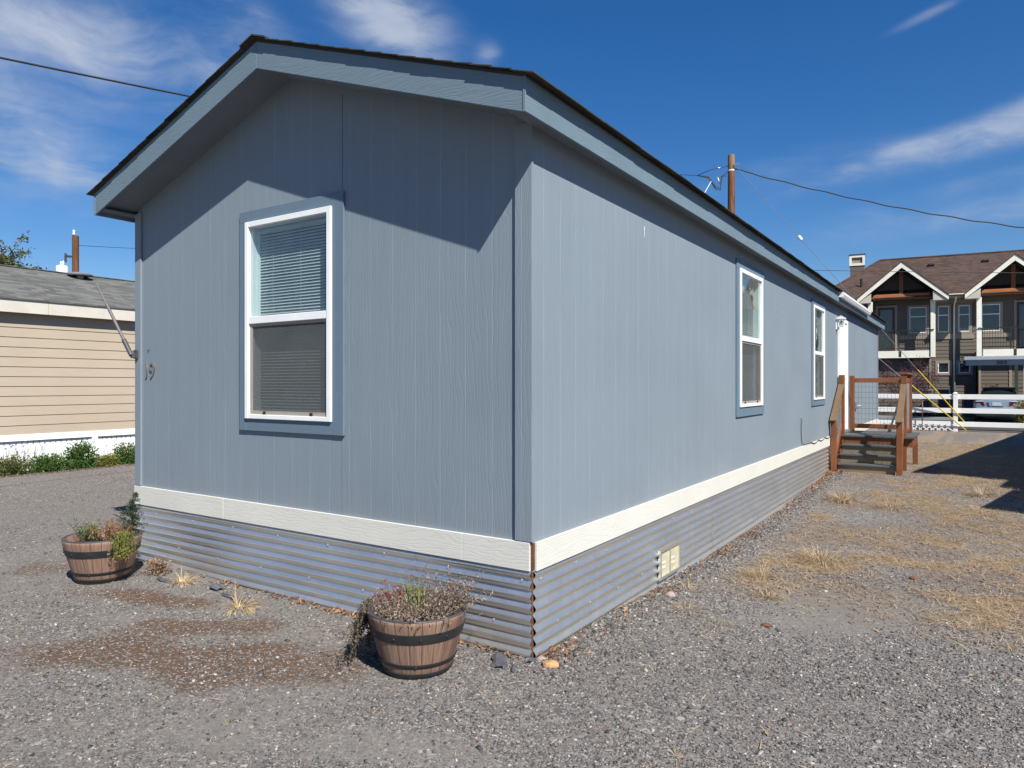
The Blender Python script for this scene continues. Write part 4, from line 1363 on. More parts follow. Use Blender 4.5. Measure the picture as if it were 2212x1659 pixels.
def stem(g, p, d, ln, r, bend=.3, n=5, droop=0.0):
    pts = [Vector(p)]
    d = Vector(d).normalized()
    b = rvec() * bend
    for i in range(n):
        d = (d + b * (1 / n) + Vector((0, 0, -droop / n))).normalized()
        pts.append(pts[-1] + d * (ln / n))
    g.tube(pts, [r * (1 - .7 * i / n) for i in range(n + 1)], 4, False)
    return pts
def blade(g, p, d, ln, w, droop=.5, n=5):
    """grass blade: narrow curved strip"""
    pts = [Vector(p)]
    d = Vector(d).normalized()
    for i in range(n):
        pts.append(pts[-1] + d * (ln / n))
        d = (d + Vector((0, 0, -droop / n * (1 + i * .4)))).normalized()
    s = Vector((-d.y, d.x, 0))
    s = s.normalized() if s.length > 1e-3 else Vector((1, 0, 0))
    o = len(g.v)
    for i, q in enumerate(pts):
        ww = w * (1 - (i / n) ** 2) * .5 + .0003
        g.v += [tuple(q + s * ww), tuple(q - s * ww)]
    for i in range(n):
        g.f.append((o + 2 * i, o + 2 * i + 1, o + 2 * i + 3, o + 2 * i + 2))

# ------------------------------------------------------------------ half-barrel planters
def barrel(label, loc, k):
    t = thing('barrel_planter', label, 'planter', loc, 0, 'half barrel planters by the gable wall')
    Hh = .345 * k
    rb, rt = .182 * k, .285 * k
    rad = lambda z: rb + (rt - rb) * (z / Hh) ** .85
    out = [(0.001, 0), (rb - .012, 0), (rb, .006)] + [(rad(Hh * i / 16), Hh * i / 16) for i in range(1, 16)] + [(rt - .003, Hh - .004), (rt - .006, Hh), (rt - .026, Hh), (rt - .030, Hh - .006), (rad(Hh - .075) - .028, Hh - .075), (0.001, Hh - .073)]
    G().lathe(out, 64).build('tub', 'barrel_wood', t, smooth=True, auto=50)
    G().lathe([(rt - .004, Hh - .001), (rt - .002, Hh + .004), (rt - .012, Hh + .007), (rt - .026, Hh + .005), (rt - .031, Hh - .03)], 64).build('rim', 'dark_grey_metal', t, smooth=True)
    for f0, f1 in ((.635, .80), (.215, .285), (.045, .125)):
        a, b = Hh * f0, Hh * f1
        hp = G().lathe([(rad(a) - .001, a), (rad(a) + .0045, a + .002), (rad((a + b) / 2) + .006, (a + b) / 2), (rad(b) + .0045, b - .002), (rad(b) - .001, b)], 64).build('hoop', 'black_hoop', t, smooth=True, auto=50)
        if f0 > .1:
            m_ = 11 if f0 > .5 else 5
            z = (a + b) / 2
            rr = rad(z) + .005
            an = [i * 2 * math.pi / m_ + .35 for i in range(m_)]
            spots('rivet', 'black_hoop', hp, [((math.cos(t_) * rr, math.sin(t_) * rr, z), (math.cos(t_), math.sin(t_), 0)) for t_ in an], .0085, .5, .6)
    so_ = G()
    n = 26
    so_.v.append((0, 0, Hh - .05))
    for ring in (0.33, .66, 1):
        for i in range(n):
            an = 2 * math.pi * i / n
            rr = (rad(Hh - .06) - .027) * ring
            so_.v.append((rr * math.cos(an), rr * math.sin(an), Hh - .06 + rnd.uniform(-.008, .012) * (ring < 1)))
    for i in range(n):
        so_.f.append((0, 1 + i, 1 + (i + 1) % n))
        for q_ in range(2):
            a = 1 + q_ * n
            so_.f.append((a + i, a + n + i, a + n + (i + 1) % n, a + (i + 1) % n))
    so_.build('soil', 'potting_soil', t)
    return t, Hh
B1 = (-.49, -.455, tz(-.49, -.455) - .004)
B2 = (-3.84, -.51, tz(-3.84, -.51) - .004)
b1, H1 = barrel('brown half-barrel planter of dead flowers, nearest the corner of the blue-grey home', B1, 1.0)
b2, H2 = barrel('brown half-barrel planter with a little conifer, at the far end of the gable wall', B2, 1.03)

# barrel 1: dead flower mass, green iris-like blades, a few red heads, trailing dark plant
s1 = H1 - .055
df = thing('dead_flowers', 'mass of dry brown flower stalks filling the planter nearest the corner', 'dead plant', (B1[0], B1[1], B1[2] + s1))
g, lf = G(), G()
for i in range(520):
    an, rr = rnd.uniform(0, 6.283), .215 * math.sqrt(rnd.random())
    p = Vector((rr * math.cos(an), rr * math.sin(an), 0))
    edge = rr / .235
    right = (p.x * .836 + p.y * .549)
    ln = rnd.uniform(.07, .15) * (1.0 + .55 * max(0, right / .2)) * (1.0 if rnd.random() < .9 else 1.5)
    d = Vector((p.x * 1.4, p.y * 1.4, .7)) + rvec() * .35
    pts = stem(g, p, d, ln, .0019, .8, 5, .15)
    for q_ in pts[1:]:
        for _ in range(2):
            leaf(lf, q_ + rvec() * .006, rvec() + Vector((0, 0, .3)), rvec(), rnd.uniform(.010, .024), rnd.uniform(.005, .011))
for i in range(26):          # the tall stalks on the side by the corner
    p = Vector((.10 + rnd.uniform(-.08, .09), .055 + rnd.uniform(-.09, .11), .02))
    pts = stem(g, p, Vector((.75, .45, 1.15)) + rvec() * .45, rnd.uniform(.16, .27), .002, .5, 7, .2)
    for q_ in pts[3:]:
        for _ in range(4):
            leaf(lf, q_ + rvec() * .010, rvec() + Vector((0, 0, -.2)), rvec(), rnd.uniform(.012, .026), rnd.uniform(.006, .012))
for (dx, dy, ln) in ((.02, .03, .30), (-.06, .12, .2), (.14, .10, .27), (.19, .06, .24), (.07, -.02, .22)):
    pts = stem(g, Vector((dx, dy, .02)), Vector((dx * .6, dy * .5, 1)), ln, .0022, .3, 7)
    for q_ in pts[4:]:
        for _ in range(6):
            leaf(lf, q_ + rvec() * .007, rvec() + Vector((0, 0, .5)), rvec(), rnd.uniform(.01, .02), rnd.uniform(.005, .009))
lf.build('dry_leaves', 'dead_flower', df, fix=False)
g.build('stalk', 'twig_bark', df, fix=False)
gb = thing('iris_clump', 'upright green blades growing among the dead flowers of the corner planter', 'plant', (B1[0] + .005, B1[1] - .035, B1[2] + s1))
g = G()
for i in range(34):
    p = Vector((rnd.gauss(0, .032), rnd.gauss(0, .032), 0))
    blade(g, p, Vector((rnd.gauss(0, .16), rnd.gauss(0, .16), 1)), rnd.uniform(.12, .27), rnd.uniform(.007, .014), rnd.uniform(0, .35))
g.build('green_blades', 'green_blade', gb, fix=False)
g = G()
for i in range(60):
    p = Vector((rnd.gauss(.0, .05), rnd.gauss(0, .05), 0))
    blade(g, p, Vector((rnd.gauss(0, .35), rnd.gauss(0, .35), 1)), rnd.uniform(.06, .16), rnd.uniform(.003, .006), rnd.uniform(.2, 1.1))
g.build('dry_blades', 'straw_pale', gb, fix=False)
rf = thing('red_flowers', 'few small crimson flower spikes on the left of the corner planter', 'flowers', (B1[0] - .16, B1[1] - .02, B1[2] + s1))
g, lf = G(), G()
for i in range(9):
    p = Vector((rnd.gauss(0, .03), rnd.gauss(0, .05), .0))
    pts = stem(g, p, Vector((-.3, -.1, 1)) + rvec() * .4, rnd.uniform(.10, .2), .0018, .5, 5)
    for q_ in pts[3:]:
        for _ in range(7):
            leaf(lf, q_ + rvec() * .006, rvec() + Vector((0, 0, .3)), rvec(), rnd.uniform(.009, .016), rnd.uniform(.006, .01))
lf.build('flower_head', 'red_flower', rf, fix=False)
g.build('flower_stalk', 'twig_bark', rf, fix=False)
tr_ = thing('trailing_plant', 'dark withered plant hanging down the shaded left side of the corner planter', 'plant', (B1[0], B1[1], B1[2]))
g, lf = G(), G()
for i in range(130):
    an = R(rnd.gauss(172, 28))
    rr = .255
    p = Vector((rr * math.cos(an), rr * math.sin(an), s1 + .03))
    o_ = Vector((math.cos(an), math.sin(an), 0))
    pts = [p, p + o_ * .06 + Vector((0, 0, .02))]
    ln = rnd.uniform(.08, .33)
    for k in range(6):
        pts.append(pts[-1] + Vector((o_.x * .012 + rnd.gauss(0, .008), o_.y * .012 + rnd.gauss(0, .008), -ln / 6)))
    pts = [q_ if q_.z > .01 else Vector((q_.x + o_.x * .02, q_.y, .012)) for q_ in pts]
    g.tube(pts, .0017, 4, False)
    for q_ in pts[1:]:
        for _ in range(5):
            leaf(lf, q_ + rvec() * .016, rvec(), rvec(), rnd.uniform(.012, .026), rnd.uniform(.006, .012))
lf.build('withered_leaves', 'dark_withered', tr_, fix=False)
g.build('stalk', 'twig_bark', tr_, fix=False)

# barrel 2: dwarf conifer at the back, coloured sprigs round the rim, yellow-green trailer
s2 = H2 - .06
cf = thing('dwarf_conifer', 'small dark green conifer in the far half-barrel planter', 'shrub', (B2[0] + .10, B2[1] + .17, B2[2] + s2))
g, lf = G(), G()
tp = stem(g, (0, 0, 0), (.05, .03, 1), .40, .009, .1, 8)
for i in range(64):
    t = rnd.random() ** 1.2
    p = tp[0].lerp(tp[-1], t)
    d = Vector((rnd.gauss(0, 1), rnd.gauss(0, 1), .55))
    pts = stem(g, p, d, rnd.uniform(.05, .15) * (1.15 - t), .0025, .6, 4)
    for q_ in pts[1:]:
        for _ in range(11):
            leaf(lf, q_ + rvec() * .012, rvec() + d.normalized(), rvec(), rnd.uniform(.010, .022), rnd.uniform(.0035, .007))
for ex in ((-.10, -.02, .30), (-.08, .05, .36)):
    pts = stem(g, Vector(ex) * .6, Vector((-.7, -.1, .4)), .1, .002, .4, 4)
    for q_ in pts:
        for _ in range(9):
            leaf(lf, q_ + rvec() * .012, rvec(), rvec(), .018, .006)
lf.build('foliage', 'dark_needle', cf, fix=False)
g.build('trunk', 'twig_bark', cf, fix=False)
grp = 'small sprigs round the rim of the far planter'
for nm, lab, mat, dx, dy, hh, n in (
        ('sprig', 'green sprig at the left rim of the far half-barrel planter', 'green_leaf', -.20, -.05, .16, 10),
        ('sprig', 'olive sprig between two rusty ones in the far half-barrel planter', 'yellow_green', -.135, .02, .16, 10),
        ('sprig', 'upright rusty brown sprig in the middle of the far half-barrel planter', 'rust_sprig', -.035, .05, .18, 12),
        ('sprig', 'pale rusty sprig in front of the dwarf conifer of the far planter', 'rust_sprig', .135, .06, .17, 12)):
    t = thing(nm, lab, 'plant', (B2[0] + dx, B2[1] + dy, B2[2] + s2), 0, grp)
    g, lf = G(), G()
    for i in range(n):
        pts = stem(g, rvec() * .015, Vector((rnd.gauss(0, .35), rnd.gauss(0, .35), 1)), hh * rnd.uniform(.7, 1.15), .002, .4, 5)
        for q_ in pts[1:]:
            for _ in range(9):
                leaf(lf, q_ + rvec() * .009, rvec() + Vector((0, 0, .4)), rvec(), rnd.uniform(.010, .02), rnd.uniform(.005, .009))
    lf.build('leaves', mat, t, fix=False)
    g.build('stalk', 'twig_bark', t, fix=False)
yt = thing('trailing_plant', 'yellow-green trailing plant spilling over the right rim of the far planter', 'plant', (B2[0] + .255, B2[1] - .02, B2[2]))
g, lf = G(), G()
for i in range(36):
    p = Vector((rnd.gauss(.0, .03), rnd.gauss(.03, .05), s2 + .06))
    pts = [p, p + Vector((.055, -.01, .045))]
    for k in range(5):
        pts.append(pts[-1] + Vector((rnd.gauss(.008, .006), rnd.gauss(-.006, .010), -rnd.uniform(.02, .042))))
    g.tube(pts, .0016, 4, False)
    for q_ in pts[1:]:
        for _ in range(7):
            leaf(lf, q_ + rvec() * .014, rvec() + Vector((0, 0, .3)), rvec(), rnd.uniform(.012, .022), rnd.uniform(.006, .011))
lf.build('leaves', 'yellow_green', yt, fix=False)
g.build('stalk', 'green_stem', yt, fix=False)
dg = thing('dry_weed', 'brown dry weed beside the foot of the far planter at the skirting', 'weed', (-3.56, -.20, tz(-3.56, -.2)))
lf = leafcloud(G(), (0, 0, .06), (.11, .09, .08), 420, .03, .012, .2, .2, 0, 7)
lf.build('dry_leaves', 'brown_litter', dg, fix=False)

# ------------------------------------------------------------------ dry grass tufts
def tuft(label, x, y, r, hgt, n, mat='straw_pale', lean=(0, 0), wd_=.004):
    t = thing('grass_tuft', label, 'grass tuft', (x, y, tz(x, y)), 0, 'dry grass tufts on the gravel')
    g = G()
    for i in range(n):
        an = rnd.uniform(0, 6.283)
        rr = r * .35 * math.sqrt(rnd.random())
        p = Vector((rr * math.cos(an), rr * math.sin(an), -.003))
        out = rnd.uniform(.25, 1.5)
        d = Vector((math.cos(an) * out + lean[0], math.sin(an) * out + lean[1], rnd.uniform(.12, 1.0) ** 1.5 + .06))
        blade(g, p, d, hgt * rnd.uniform(.5, 1.3), wd_ * rnd.uniform(.5, 1.1), rnd.uniform(.5, 1.6))
    g.build('blades', mat, t, fix=False)
tuft('pale dry grass tuft in front of the skirting, beside a dark plastic strip', -2.24, -.36, .18, .17, 170, lean=(.5, .1), wd_=.003)
tuft('dry grass tuft nearer the far planter at the foot of the skirting', -3.16, -.22, .17, .13, 150, lean=(.3, .1), wd_=.003)
tuft('wide spiky straw tuft by the skirting on the way to the wooden steps', .62, 7.25, .40, .30, 240, 'straw', wd_=.006)
tuft('flattened straw clump beyond the bare oval patch', .95, 3.62, .55, .20, 460, 'straw', wd_=.005)
tuft('low reddish dry clump left of the flattened straw clump', .62, 2.75, .35, .13, 260, 'straw', wd_=.004)
tuft('small dry tuft at the left edge of the bare oval patch', .83, 2.12, .20, .12, 170, 'straw', wd_=.004)
tuft('sparse dry tuft on the gravel just past the skirting vent', .42, 1.45, .2, .12, 90, 'straw', wd_=.003)
tuft('thin dry sprigs close to the skirting beside the vent', .26, 1.95, .2, .14, 60, 'straw', wd_=.003)
tuft('straw fringe at the edge of the shadow on the right', 2.25, 8.6, .45, .2, 260, 'straw', wd_=.005)
tuft('long bent straws lying on the dirt before the steps', 1.25, 7.0, .4, .2, 160, 'straw', wd_=.005)
tuft('straw tuft in front of the skirting vent side, lone and thin', .70, 1.25, .12, .09, 40, 'straw', wd_=.003)
tuft('little straw tuft at the very front of the drive', 1.08, -.58, .09, .07, 26, 'straw', wd_=.003)

# ------------------------------------------------------------------ rocks and plastic scraps at the corner
def rock(name, label, x, y, sx_, sy_, sz_, rot, mat, seed):
    r = random.Random(seed)
    bm = bmesh.new()
    bmesh.ops.create_icosphere(bm, subdivisions=3, radius=1)
    from mathutils import noise as mn
    for v in bm.verts:
        k = 1 + .22 * mn.noise(v.co * 1.4 + Vector((seed, 0, 0))) + .07 * mn.noise(v.co * 4 + Vector((seed, 3, 0)))
        v.co = Vector((v.co.x * k * sx_, v.co.y * k * sy_, v.co.z * k * sz_))
    me = bpy.data.meshes.new(name)
    bm.to_mesh(me)
    bm.free()
    me.materials.append(MATS[mat])
    o = bpy.data.objects.new(name, me)
    COL.objects.link(o)
    o.location = (x, y, tz(x, y) + sz_ * .45)
    o.rotation_euler = (0, 0, rot)
    tag(o, label, 'rock')
rock('rock', 'smooth orange-tan rock at the corner of the house', .135, -.03, .052, .035, .022, .5, 'tan_rock', 3)
rock('rock', 'pale grey flat rock beside the orange-tan rock', .045, .02, .036, .026, .014, 1.0, 'pale_rock', 8)
rock('rock', 'pale pink stone at the skirting below the vent', .19, 1.72, .042, .035, .026, 1.0, 'pale_rock', 12)
rock('rock', 'small reddish brown stone on the bare oval patch', .98, 1.40, .034, .018, .015, .2, 'rusty_edge', 15)
rock('rock', 'dark brown pebble beyond the bare oval patch', 1.72, 3.4, .03, .028, .018, .4, 'rusty_edge', 25)
def scrap(label, pts, w, cat='plastic scrap'):
    g = G()
    P = [Vector((x, y, tz(x, y) + z)) for x, y, z in pts]
    o = P[0].copy()
    for i, p in enumerate(P):
        d = P[min(i + 1, len(P) - 1)] - P[max(i - 1, 0)]
        s = Vector((-d.y, d.x, 0)).normalized()
        ww = w * (.35 + .65 * math.sin(math.pi * (i + .6) / (len(P) + .2)))
        for k, z in ((-1, -.004), (-.2, .010), (.3, .006), (1, -.003)):
            q_ = p + s * ww * k - o
            g.v.append((q_.x + rnd.uniform(-.3, .3) * w, q_.y + rnd.uniform(-.3, .3) * w, q_.z * .8 + z + rnd.uniform(-.002, .007)))
    for i in range(len(P) - 1):
        for k in range(3):
            g.f.append((i * 4 + k, i * 4 + k + 1, i * 4 + k + 5, i * 4 + k + 4))
    ob = g.build('plastic_scrap', 'scrap_plastic', None)
    ob.location = o
    m = ob.modifiers.new('thick', 'SOLIDIFY')
    m.thickness = .003
    tag(ob, label, cat, 'torn dark plastic scraps by the skirting')
scrap('torn dark plastic sheet on the gravel between the corner and the nearer planter', [(-.20, -.05, .01), (-.17, -.11, .022), (-.13, -.16, .018), (-.10, -.20, .014), (-.075, -.235, .006)], .045)
scrap('thin black plastic shred in front of the corner', [(-.04, -.16, .006), (-.015, -.19, .012), (.01, -.235, .005)], .012)
scrap('dark plastic flap tucked under the house corner', [(-.02, -.055, .012), (.0, -.035, .016), (.03, -.02, .008)], .03)
scrap('black plastic strip beside the dry tuft near the far planter', [(-3.42, -.28, .01), (-3.33, -.30, .014), (-3.22, -.29, .006)], .016)
scrap('black plastic strip behind the pale dry tuft', [(-2.62, -.24, .01), (-2.46, -.25, .014), (-2.28, -.28, .006)], .013)
scrap('dark plastic lump against the skirting between the two tufts', [(-2.86, -.15, .02), (-2.80, -.17, .035), (-2.74, -.17, .01)], .04)

# ------------------------------------------------------------------ tan neighbour across the drive
nb = thing('tan_mobile_home', 'tan mobile home with lap siding, grey shingle roof and white ribbed skirting', 'mobile home', (-12.5, 0, 0))
NY0, NY1, NW = -6.0, 13.0, 4.25
g = G()
zz_ = .665
while zz_ < 2.90:
    t = min(zz_ + .18, 2.93)
    g.hexa([(-.02, NY0, zz_ - .004), (.016, NY0, zz_ - .004), (.016, NY1, zz_ - .004), (-.02, NY1, zz_ - .004)],
           [(-.02, NY0, t), (.004, NY0, t), (.004, NY1, t), (-.02, NY1, t)])
    zz_ = t
g.add([(-.02, NY0, .6), (-NW, NY0, .6), (-NW, NY0, 2.93), (-NW / 2, NY0, 3.75), (-.02, NY0, 2.93)], [(0, 1, 2, 3, 4)])
g.add([(-.02, NY1, .6), (-NW, NY1, .6), (-NW, NY1, 2.93), (-NW / 2, NY1, 3.75), (-.02, NY1, 2.93)], [(4, 3, 2, 1, 0)])
g.add([(-NW, NY0, .6), (-NW, NY1, .6), (-NW, NY1, 2.93), (-NW, NY0, 2.93)], [(0, 1, 2, 3)])
g.build('wall', 'tan_lap', nb)
for a, b in ((NY0 - .2, 2.745), (2.75, NY1 + .2)):
    G().box(.155, .175, a, b, 2.895, 3.15).build('eave_board', 'tan_fascia', nb, bevel=.003)
G().box(-.02, .154, NY0 - .2, NY1 + .2, 2.925, 2.94).build('soffit', 'taupe_trim', nb)
g = G()
for (xa, za, xb, zb) in ((-NW / 2, 4.06, .205, 3.165), (-NW / 2, 4.06, -NW - .2, 3.165)):
    g.hexa([(xa, NY0 - .25, za - .03), (xb, NY0 - .25, zb - .03), (xb, NY1 + .25, zb - .03), (xa, NY1 + .25, za - .03)],
           [(xa, NY0 - .25, za), (xb, NY0 - .25, zb), (xb, NY1 + .25, zb), (xa, NY1 + .25, za)])
nroof = g.build('roof', 'grey_shingle', nb)
G().box(-NW / 2 - .12, -NW / 2 + .12, NY0 - .25, NY1 + .25, 4.035, 4.05).build('ridge_cap', 'grey_shingle', nroof)
vx = -NW / 2 + .34
vz = 4.06 - .34 * (4.06 - 3.165) / (NW / 2 + .205)
G().lathe([(.07, vz - .05), (.07, vz + .05), (.24, vz + .05), (.25, vz + .075), (.18, vz + .11), (.001, vz + .125)], 24, vx, 4.22).build('roof_vent', 'grey_metal', nroof, smooth=True, auto=40)
for a, b in ((NY0, 3.58), (3.70, NY1)):
    G().hexa([(.0, a, .548), (.055, a, .556), (.055, b, .556), (.0, b, .548)], [(.0, a, .672), (.03, a, .668), (.03, b, .668), (.0, b, .672)]).build('band_board', 'white_paint', nb, bevel=.004)
g = G()
yy = NY0
k = 0
prev = None
while yy < NY1:
    for dx, w_ in ((-.008, .02), (.010, .075)):
        b_ = min(yy + w_, NY1)
        o = len(g.v)
        g.v += [(dx, yy, -.06), (dx, b_, -.06), (dx, b_, .56), (dx, yy, .56)]
        g.f.append((o, o + 1, o + 2, o + 3))
        if prev is not None:
            g.f.append((prev + 1, o, o + 3, prev + 2))
        prev = o
        yy = b_
g.build('ribbed_skirting', 'white_paint', nb, fix=False)
G().box(.012, .05, 3.585, 3.695, -.05, .665).build('skirting_post', 'white_paint', nb, bevel=.003)

# plants along its skirting
def bush(name, label, x, y, rx, ry, rz, n, ln, w, mat, seed, cat='bush', group=None, flowers=None, gaps=.0, flat=.4):
    t = thing(name, label, cat, (x, y, tz(x, y)), 0, group)
    lf = leafcloud(G(), (0, 0, rz * .85), (rx, ry, rz), n, ln, w, .35, flat, gaps, seed)
    leafcloud(lf, (0, 0, rz * .3), (rx * .95, ry * .95, rz * .4), n // 3, ln, w, .2, flat, gaps, seed + 50)
    lf.v = [(a, b, max(c, -.01)) for a, b, c in lf.v]
    lf.build('foliage', mat, t, fix=False)
    s = G()
    for i in range(14):
        stem(s, (rnd.gauss(0, rx * .15), rnd.gauss(0, ry * .15), 0), Vector((rnd.gauss(0, .5) * rx / rz, rnd.gauss(0, .5) * ry / rz, 1)), rz * 1.3, .006, .5)
    s.build('stem', 'twig_bark', t, fix=False)
    if flowers:
        f = G()
        for i in range(flowers[1]):
            v = rvec()
            p = Vector((v.x * rx, v.y * ry, rz * .85 + abs(v.z) * rz * .95))
            for _ in range(5):
                leaf(f, p + rvec() * .01, rvec(), rvec(), .028, .02)
        f.build('blossom', flowers[0], t, fix=False)
    return t
gp = 'low bushes along the white skirting'
bush('green_bush', 'tallest green bush, pointed, left of the white skirting post', -12.14, 3.22, .24, .30, .26, 1700, .055, .028, 'green_leaf', 4, group=gp)
bush('green_bush', 'rounded green bush with orange blossom against the white skirting by the house corner', -12.14, 4.10, .24, .34, .21, 1900, .045, .022, 'green_leaf', 5, group=gp, flowers=('orange_flower', 6))
bush('green_bush', 'dull low bush in the middle of the row at the white skirting', -12.10, 2.62, .26, .30, .17, 1500, .05, .022, 'green_leaf', 6, group=gp)
bush('green_bush', 'dark low bush with thin blue flower stalks at the left end of the row', -12.10, 2.02, .28, .34, .17, 1500, .05, .02, 'olive_leaf', 8, group=gp)
bush('green_bush', 'bright low bush right of the white skirting post', -12.02, 3.66, .22, .22, .12, 900, .045, .02, 'yellow_green', 9, group=gp)
cfw = thing('cornflowers', 'thin cornflower stalks with blue heads against the white skirting', 'flowers', (-12.28, 2.15, 0))
g, f = G(), G()
for i in range(70):
    y_ = rnd.gauss(0, .35) if i < 50 else rnd.uniform(-.3, 1.6)
    pts = stem(g, (rnd.uniform(-.04, .12), y_, .1), Vector((rnd.gauss(0, .15), rnd.gauss(0, .2), 1)), rnd.uniform(.2, .48), .0045, .4)
    if rnd.random() < .4:
        for _ in range(6):
            leaf(f, pts[-1] + rvec() * .012, rvec(), rvec(), .026, .018)
g.build('flower_stalk', 'green_stem', cfw, fix=False)
f.build('blossom', 'blue_flower', cfw, fix=False)
gc = G()
for i in range(5200):
    y_ = rnd.uniform(.2, 5.2)
    x_ = -11.98 + .20 * math.sin(y_ * 3) * .3 + abs(rnd.gauss(0, .10)) * (1 if rnd.random() < .8 else 2)
    leaf(gc, Vector((x_ - .12, y_, tz(x_, y_) + rnd.uniform(0, .16))), rvec() + Vector((.3, 0, .5)), rvec(), rnd.uniform(.03, .06), rnd.uniform(.012, .025))
tag(gc.build('ground_cover', 'green_leaf', None, fix=False), kind='stuff')
gc = G()
for i in range(500):
    y_ = rnd.uniform(.2, 5.2)
    x_ = -11.85 + abs(rnd.gauss(0, .10))
    leaf(gc, Vector((x_, y_, tz(x_, y_) + rnd.uniform(.004, .02))), rvec() * Vector((1, 1, .2)), Vector((0, 0, 1)), rnd.uniform(.03, .07), rnd.uniform(.015, .03))
tag(gc.build('leaf_litter', 'dead_leaf', None, fix=False), kind='stuff')

# ------------------------------------------------------------------ trees
def twigs(g, p, d, ln, r, depth, tips, spread=.75, n=3, upw=.15):
    pts = stem(g, p, d, ln, r, .5, 4)
    tips.append((pts[-1], depth))
    tips.append((pts[-2], depth))
    if depth == 0:
        return
    for i in range(n):
        q_ = pts[rnd.choice((2, 3, 4))]
        nd = (pts[-1] - pts[0]).normalized() + rvec() * spread + Vector((0, 0, upw))
        twigs(g, q_, nd, ln * rnd.uniform(.62, .85), r * .6, depth - 1, tips, spread, n, upw)
def tree(name, label, x, y, trunk_h, r, first, depth, n, mat, bark, ln, w, per, group=None, spread=.75, cat='tree'):
    t = thing(name, label, cat, (x, y, tz(x, y) if math.hypot(x, y) < 30 else 0), 0, group)
    g, lf, tips = G(), G(), []
    tr = stem(g, (0, 0, -.05), (rnd.gauss(0, .05), rnd.gauss(0, .05), 1), trunk_h, r, .1, 6)
    br, tips = G(), []
    for i in range(n + 2):
        an = i * 2.4
        twigs(br, tr[-1 - (i % 3)], Vector((math.cos(an) * .7, math.sin(an) * .7, .8)), first, r * .5, depth, tips, spread, n)
    for q_, dp in tips:
        if dp <= 1:
            for _ in range(per):
                leaf(lf, q_ + rvec() * first * .16 * rnd.random(), rvec() + Vector((0, 0, .2)), rvec(), ln * rnd.uniform(.6, 1.2), w * rnd.uniform(.7, 1.2))
    tk = g.build('trunk', bark, t, fix=False)
    br.build('limbs', bark, tk, fix=False)
    lf.build('crown', mat, t, fix=False)
    return t
tree('leafy_tree', 'olive tree in thin spring leaf behind the tan home', -35.1, 10.4, 3.9, .16, 1.9, 3, 4, 'olive_leaf', 'twig_bark', .17, .085, 14)
tree('bare_tree', 'small dark purple bare tree in front of the brown apartment building', -.75, 33.4, 1.15, .055, .85, 3, 4, 'purple_leaf', 'purple_twig', .06, .035, 3, spread=.95)
tree('bare_tree', 'twiggy reddish sapling beside the dark purple bare tree', .05, 33.0, .7, .03, .5, 3, 3, 'purple_leaf', 'purple_twig', .05, .03, 2, spread=.9)

# ------------------------------------------------------------------ utility poles and their wires
PX, PY = -5.05, 21.68
def pole(label, x, y, hgt, r):
    t = thing('utility_pole', label, 'utility pole', (x, y, 0))
    rings = [(r * 1.25 * (1 - .2 * i / 12) * (1 + .02 * rnd.uniform(-1, 1)), -.2 + (hgt + .2) * i / 12) for i in range(13)]
    rings.append((.001, hgt + .02))
    G().lathe(rings, 16).build('shaft', 'pole_wood', t, smooth=True, auto=50)
    return t
pr = pole('brown wooden utility pole behind the roof, carrying two guy wires', PX, PY, 9.74, .118)
g = G().tube([(-.19, .0, 9.37), (.21, -.10, 9.38)], .012, 8).tube([(.12, -.13, 9.36), (.30, -.05, 9.36)], .012, 8)
g.build('through_bolt', 'steel_wire', pr)
G().lathe([(.126, 9.16), (.131, 9.16), (.131, 9.20), (.126, 9.20)], 16).build('metal_strap', 'white_paint', pr)
g = G()
for k in range(3):
    a0, b0 = Vector((-.16 - .02 * k, -.02, 9.24)), Vector((-1.05, -.55, 9.05))
    g.tube([b0, b0 + Vector((.35, .2, -.05 - .03 * k)), b0 + Vector((.55, .32, -.40 - .05 * k)), b0 + Vector((.70, .40, -.47 - .04 * k)), a0 + Vector((-.14, -.05, -.22)), a0 + Vector((.02, 0, -.06 - .08 * k))], .014, 6)
g.tube([(-.10, -.03, 9.36), (-.45, -.25, 9.27), (-.62, -.33, 9.24), (-1.05, -.55, 9.05)], .012, 6)
g.build('drip_loop', 'wire_rubber', pr, smooth=True)
G().tube([(-.30, -.15, 9.31), (-.40, -.2, 9.29), (-.46, -.24, 9.275)], [.012, .03, .014], 8).tube([(-.42, -.25, 8.98), (-.38, -.22, 8.82), (-.35, -.2, 8.72)], [.012, .028, .012], 8).build('splice_sleeve', 'steel_wire', pr, smooth=True)
def cable(label, pts, r, mat='wire_rubber', cat='cable'):
    o = Vector(pts[0])
    g = G().tube([Vector(p) - o for p in pts], r, 6)
    ob = g.build('overhead_cable', mat, None, smooth=True)
    ob.location = o
    return tag(ob, label, cat, 'overhead cables')
top = Vector((PX, PY, 9.22))
cable('thick black cable passing over the blue-grey roof from upper left to the pole', sag(top + Vector((-1.05, -.55, -.17)), (-6.55, -2.6, 4.75), .30, 40), .0125)
wv_ = sag(top + Vector((.13, -.05, 0)), (10.2, 30.2, 6.35), .62, 60)
wv_ = [p + Vector((0, 0, .018 * math.sin(i * 1.3))) for i, p in enumerate(wv_)]
cable('wavy black cable sagging from the wooden pole down to the right edge', wv_, .021)
cable('thin straight wire running low in front of the apartment roof', sag((-33.0, 12.9, 8.1), (12.5, 36.5, 5.95), .35, 40), .011)
cable('short white wire running down from the wooden pole behind the roof edge', sag(top + Vector((-.62, -.33, -.40)), (-6.2, 17.5, 5.0), .02, 6), .011, 'white_paint')
gq = 'guy wires with yellow guards'
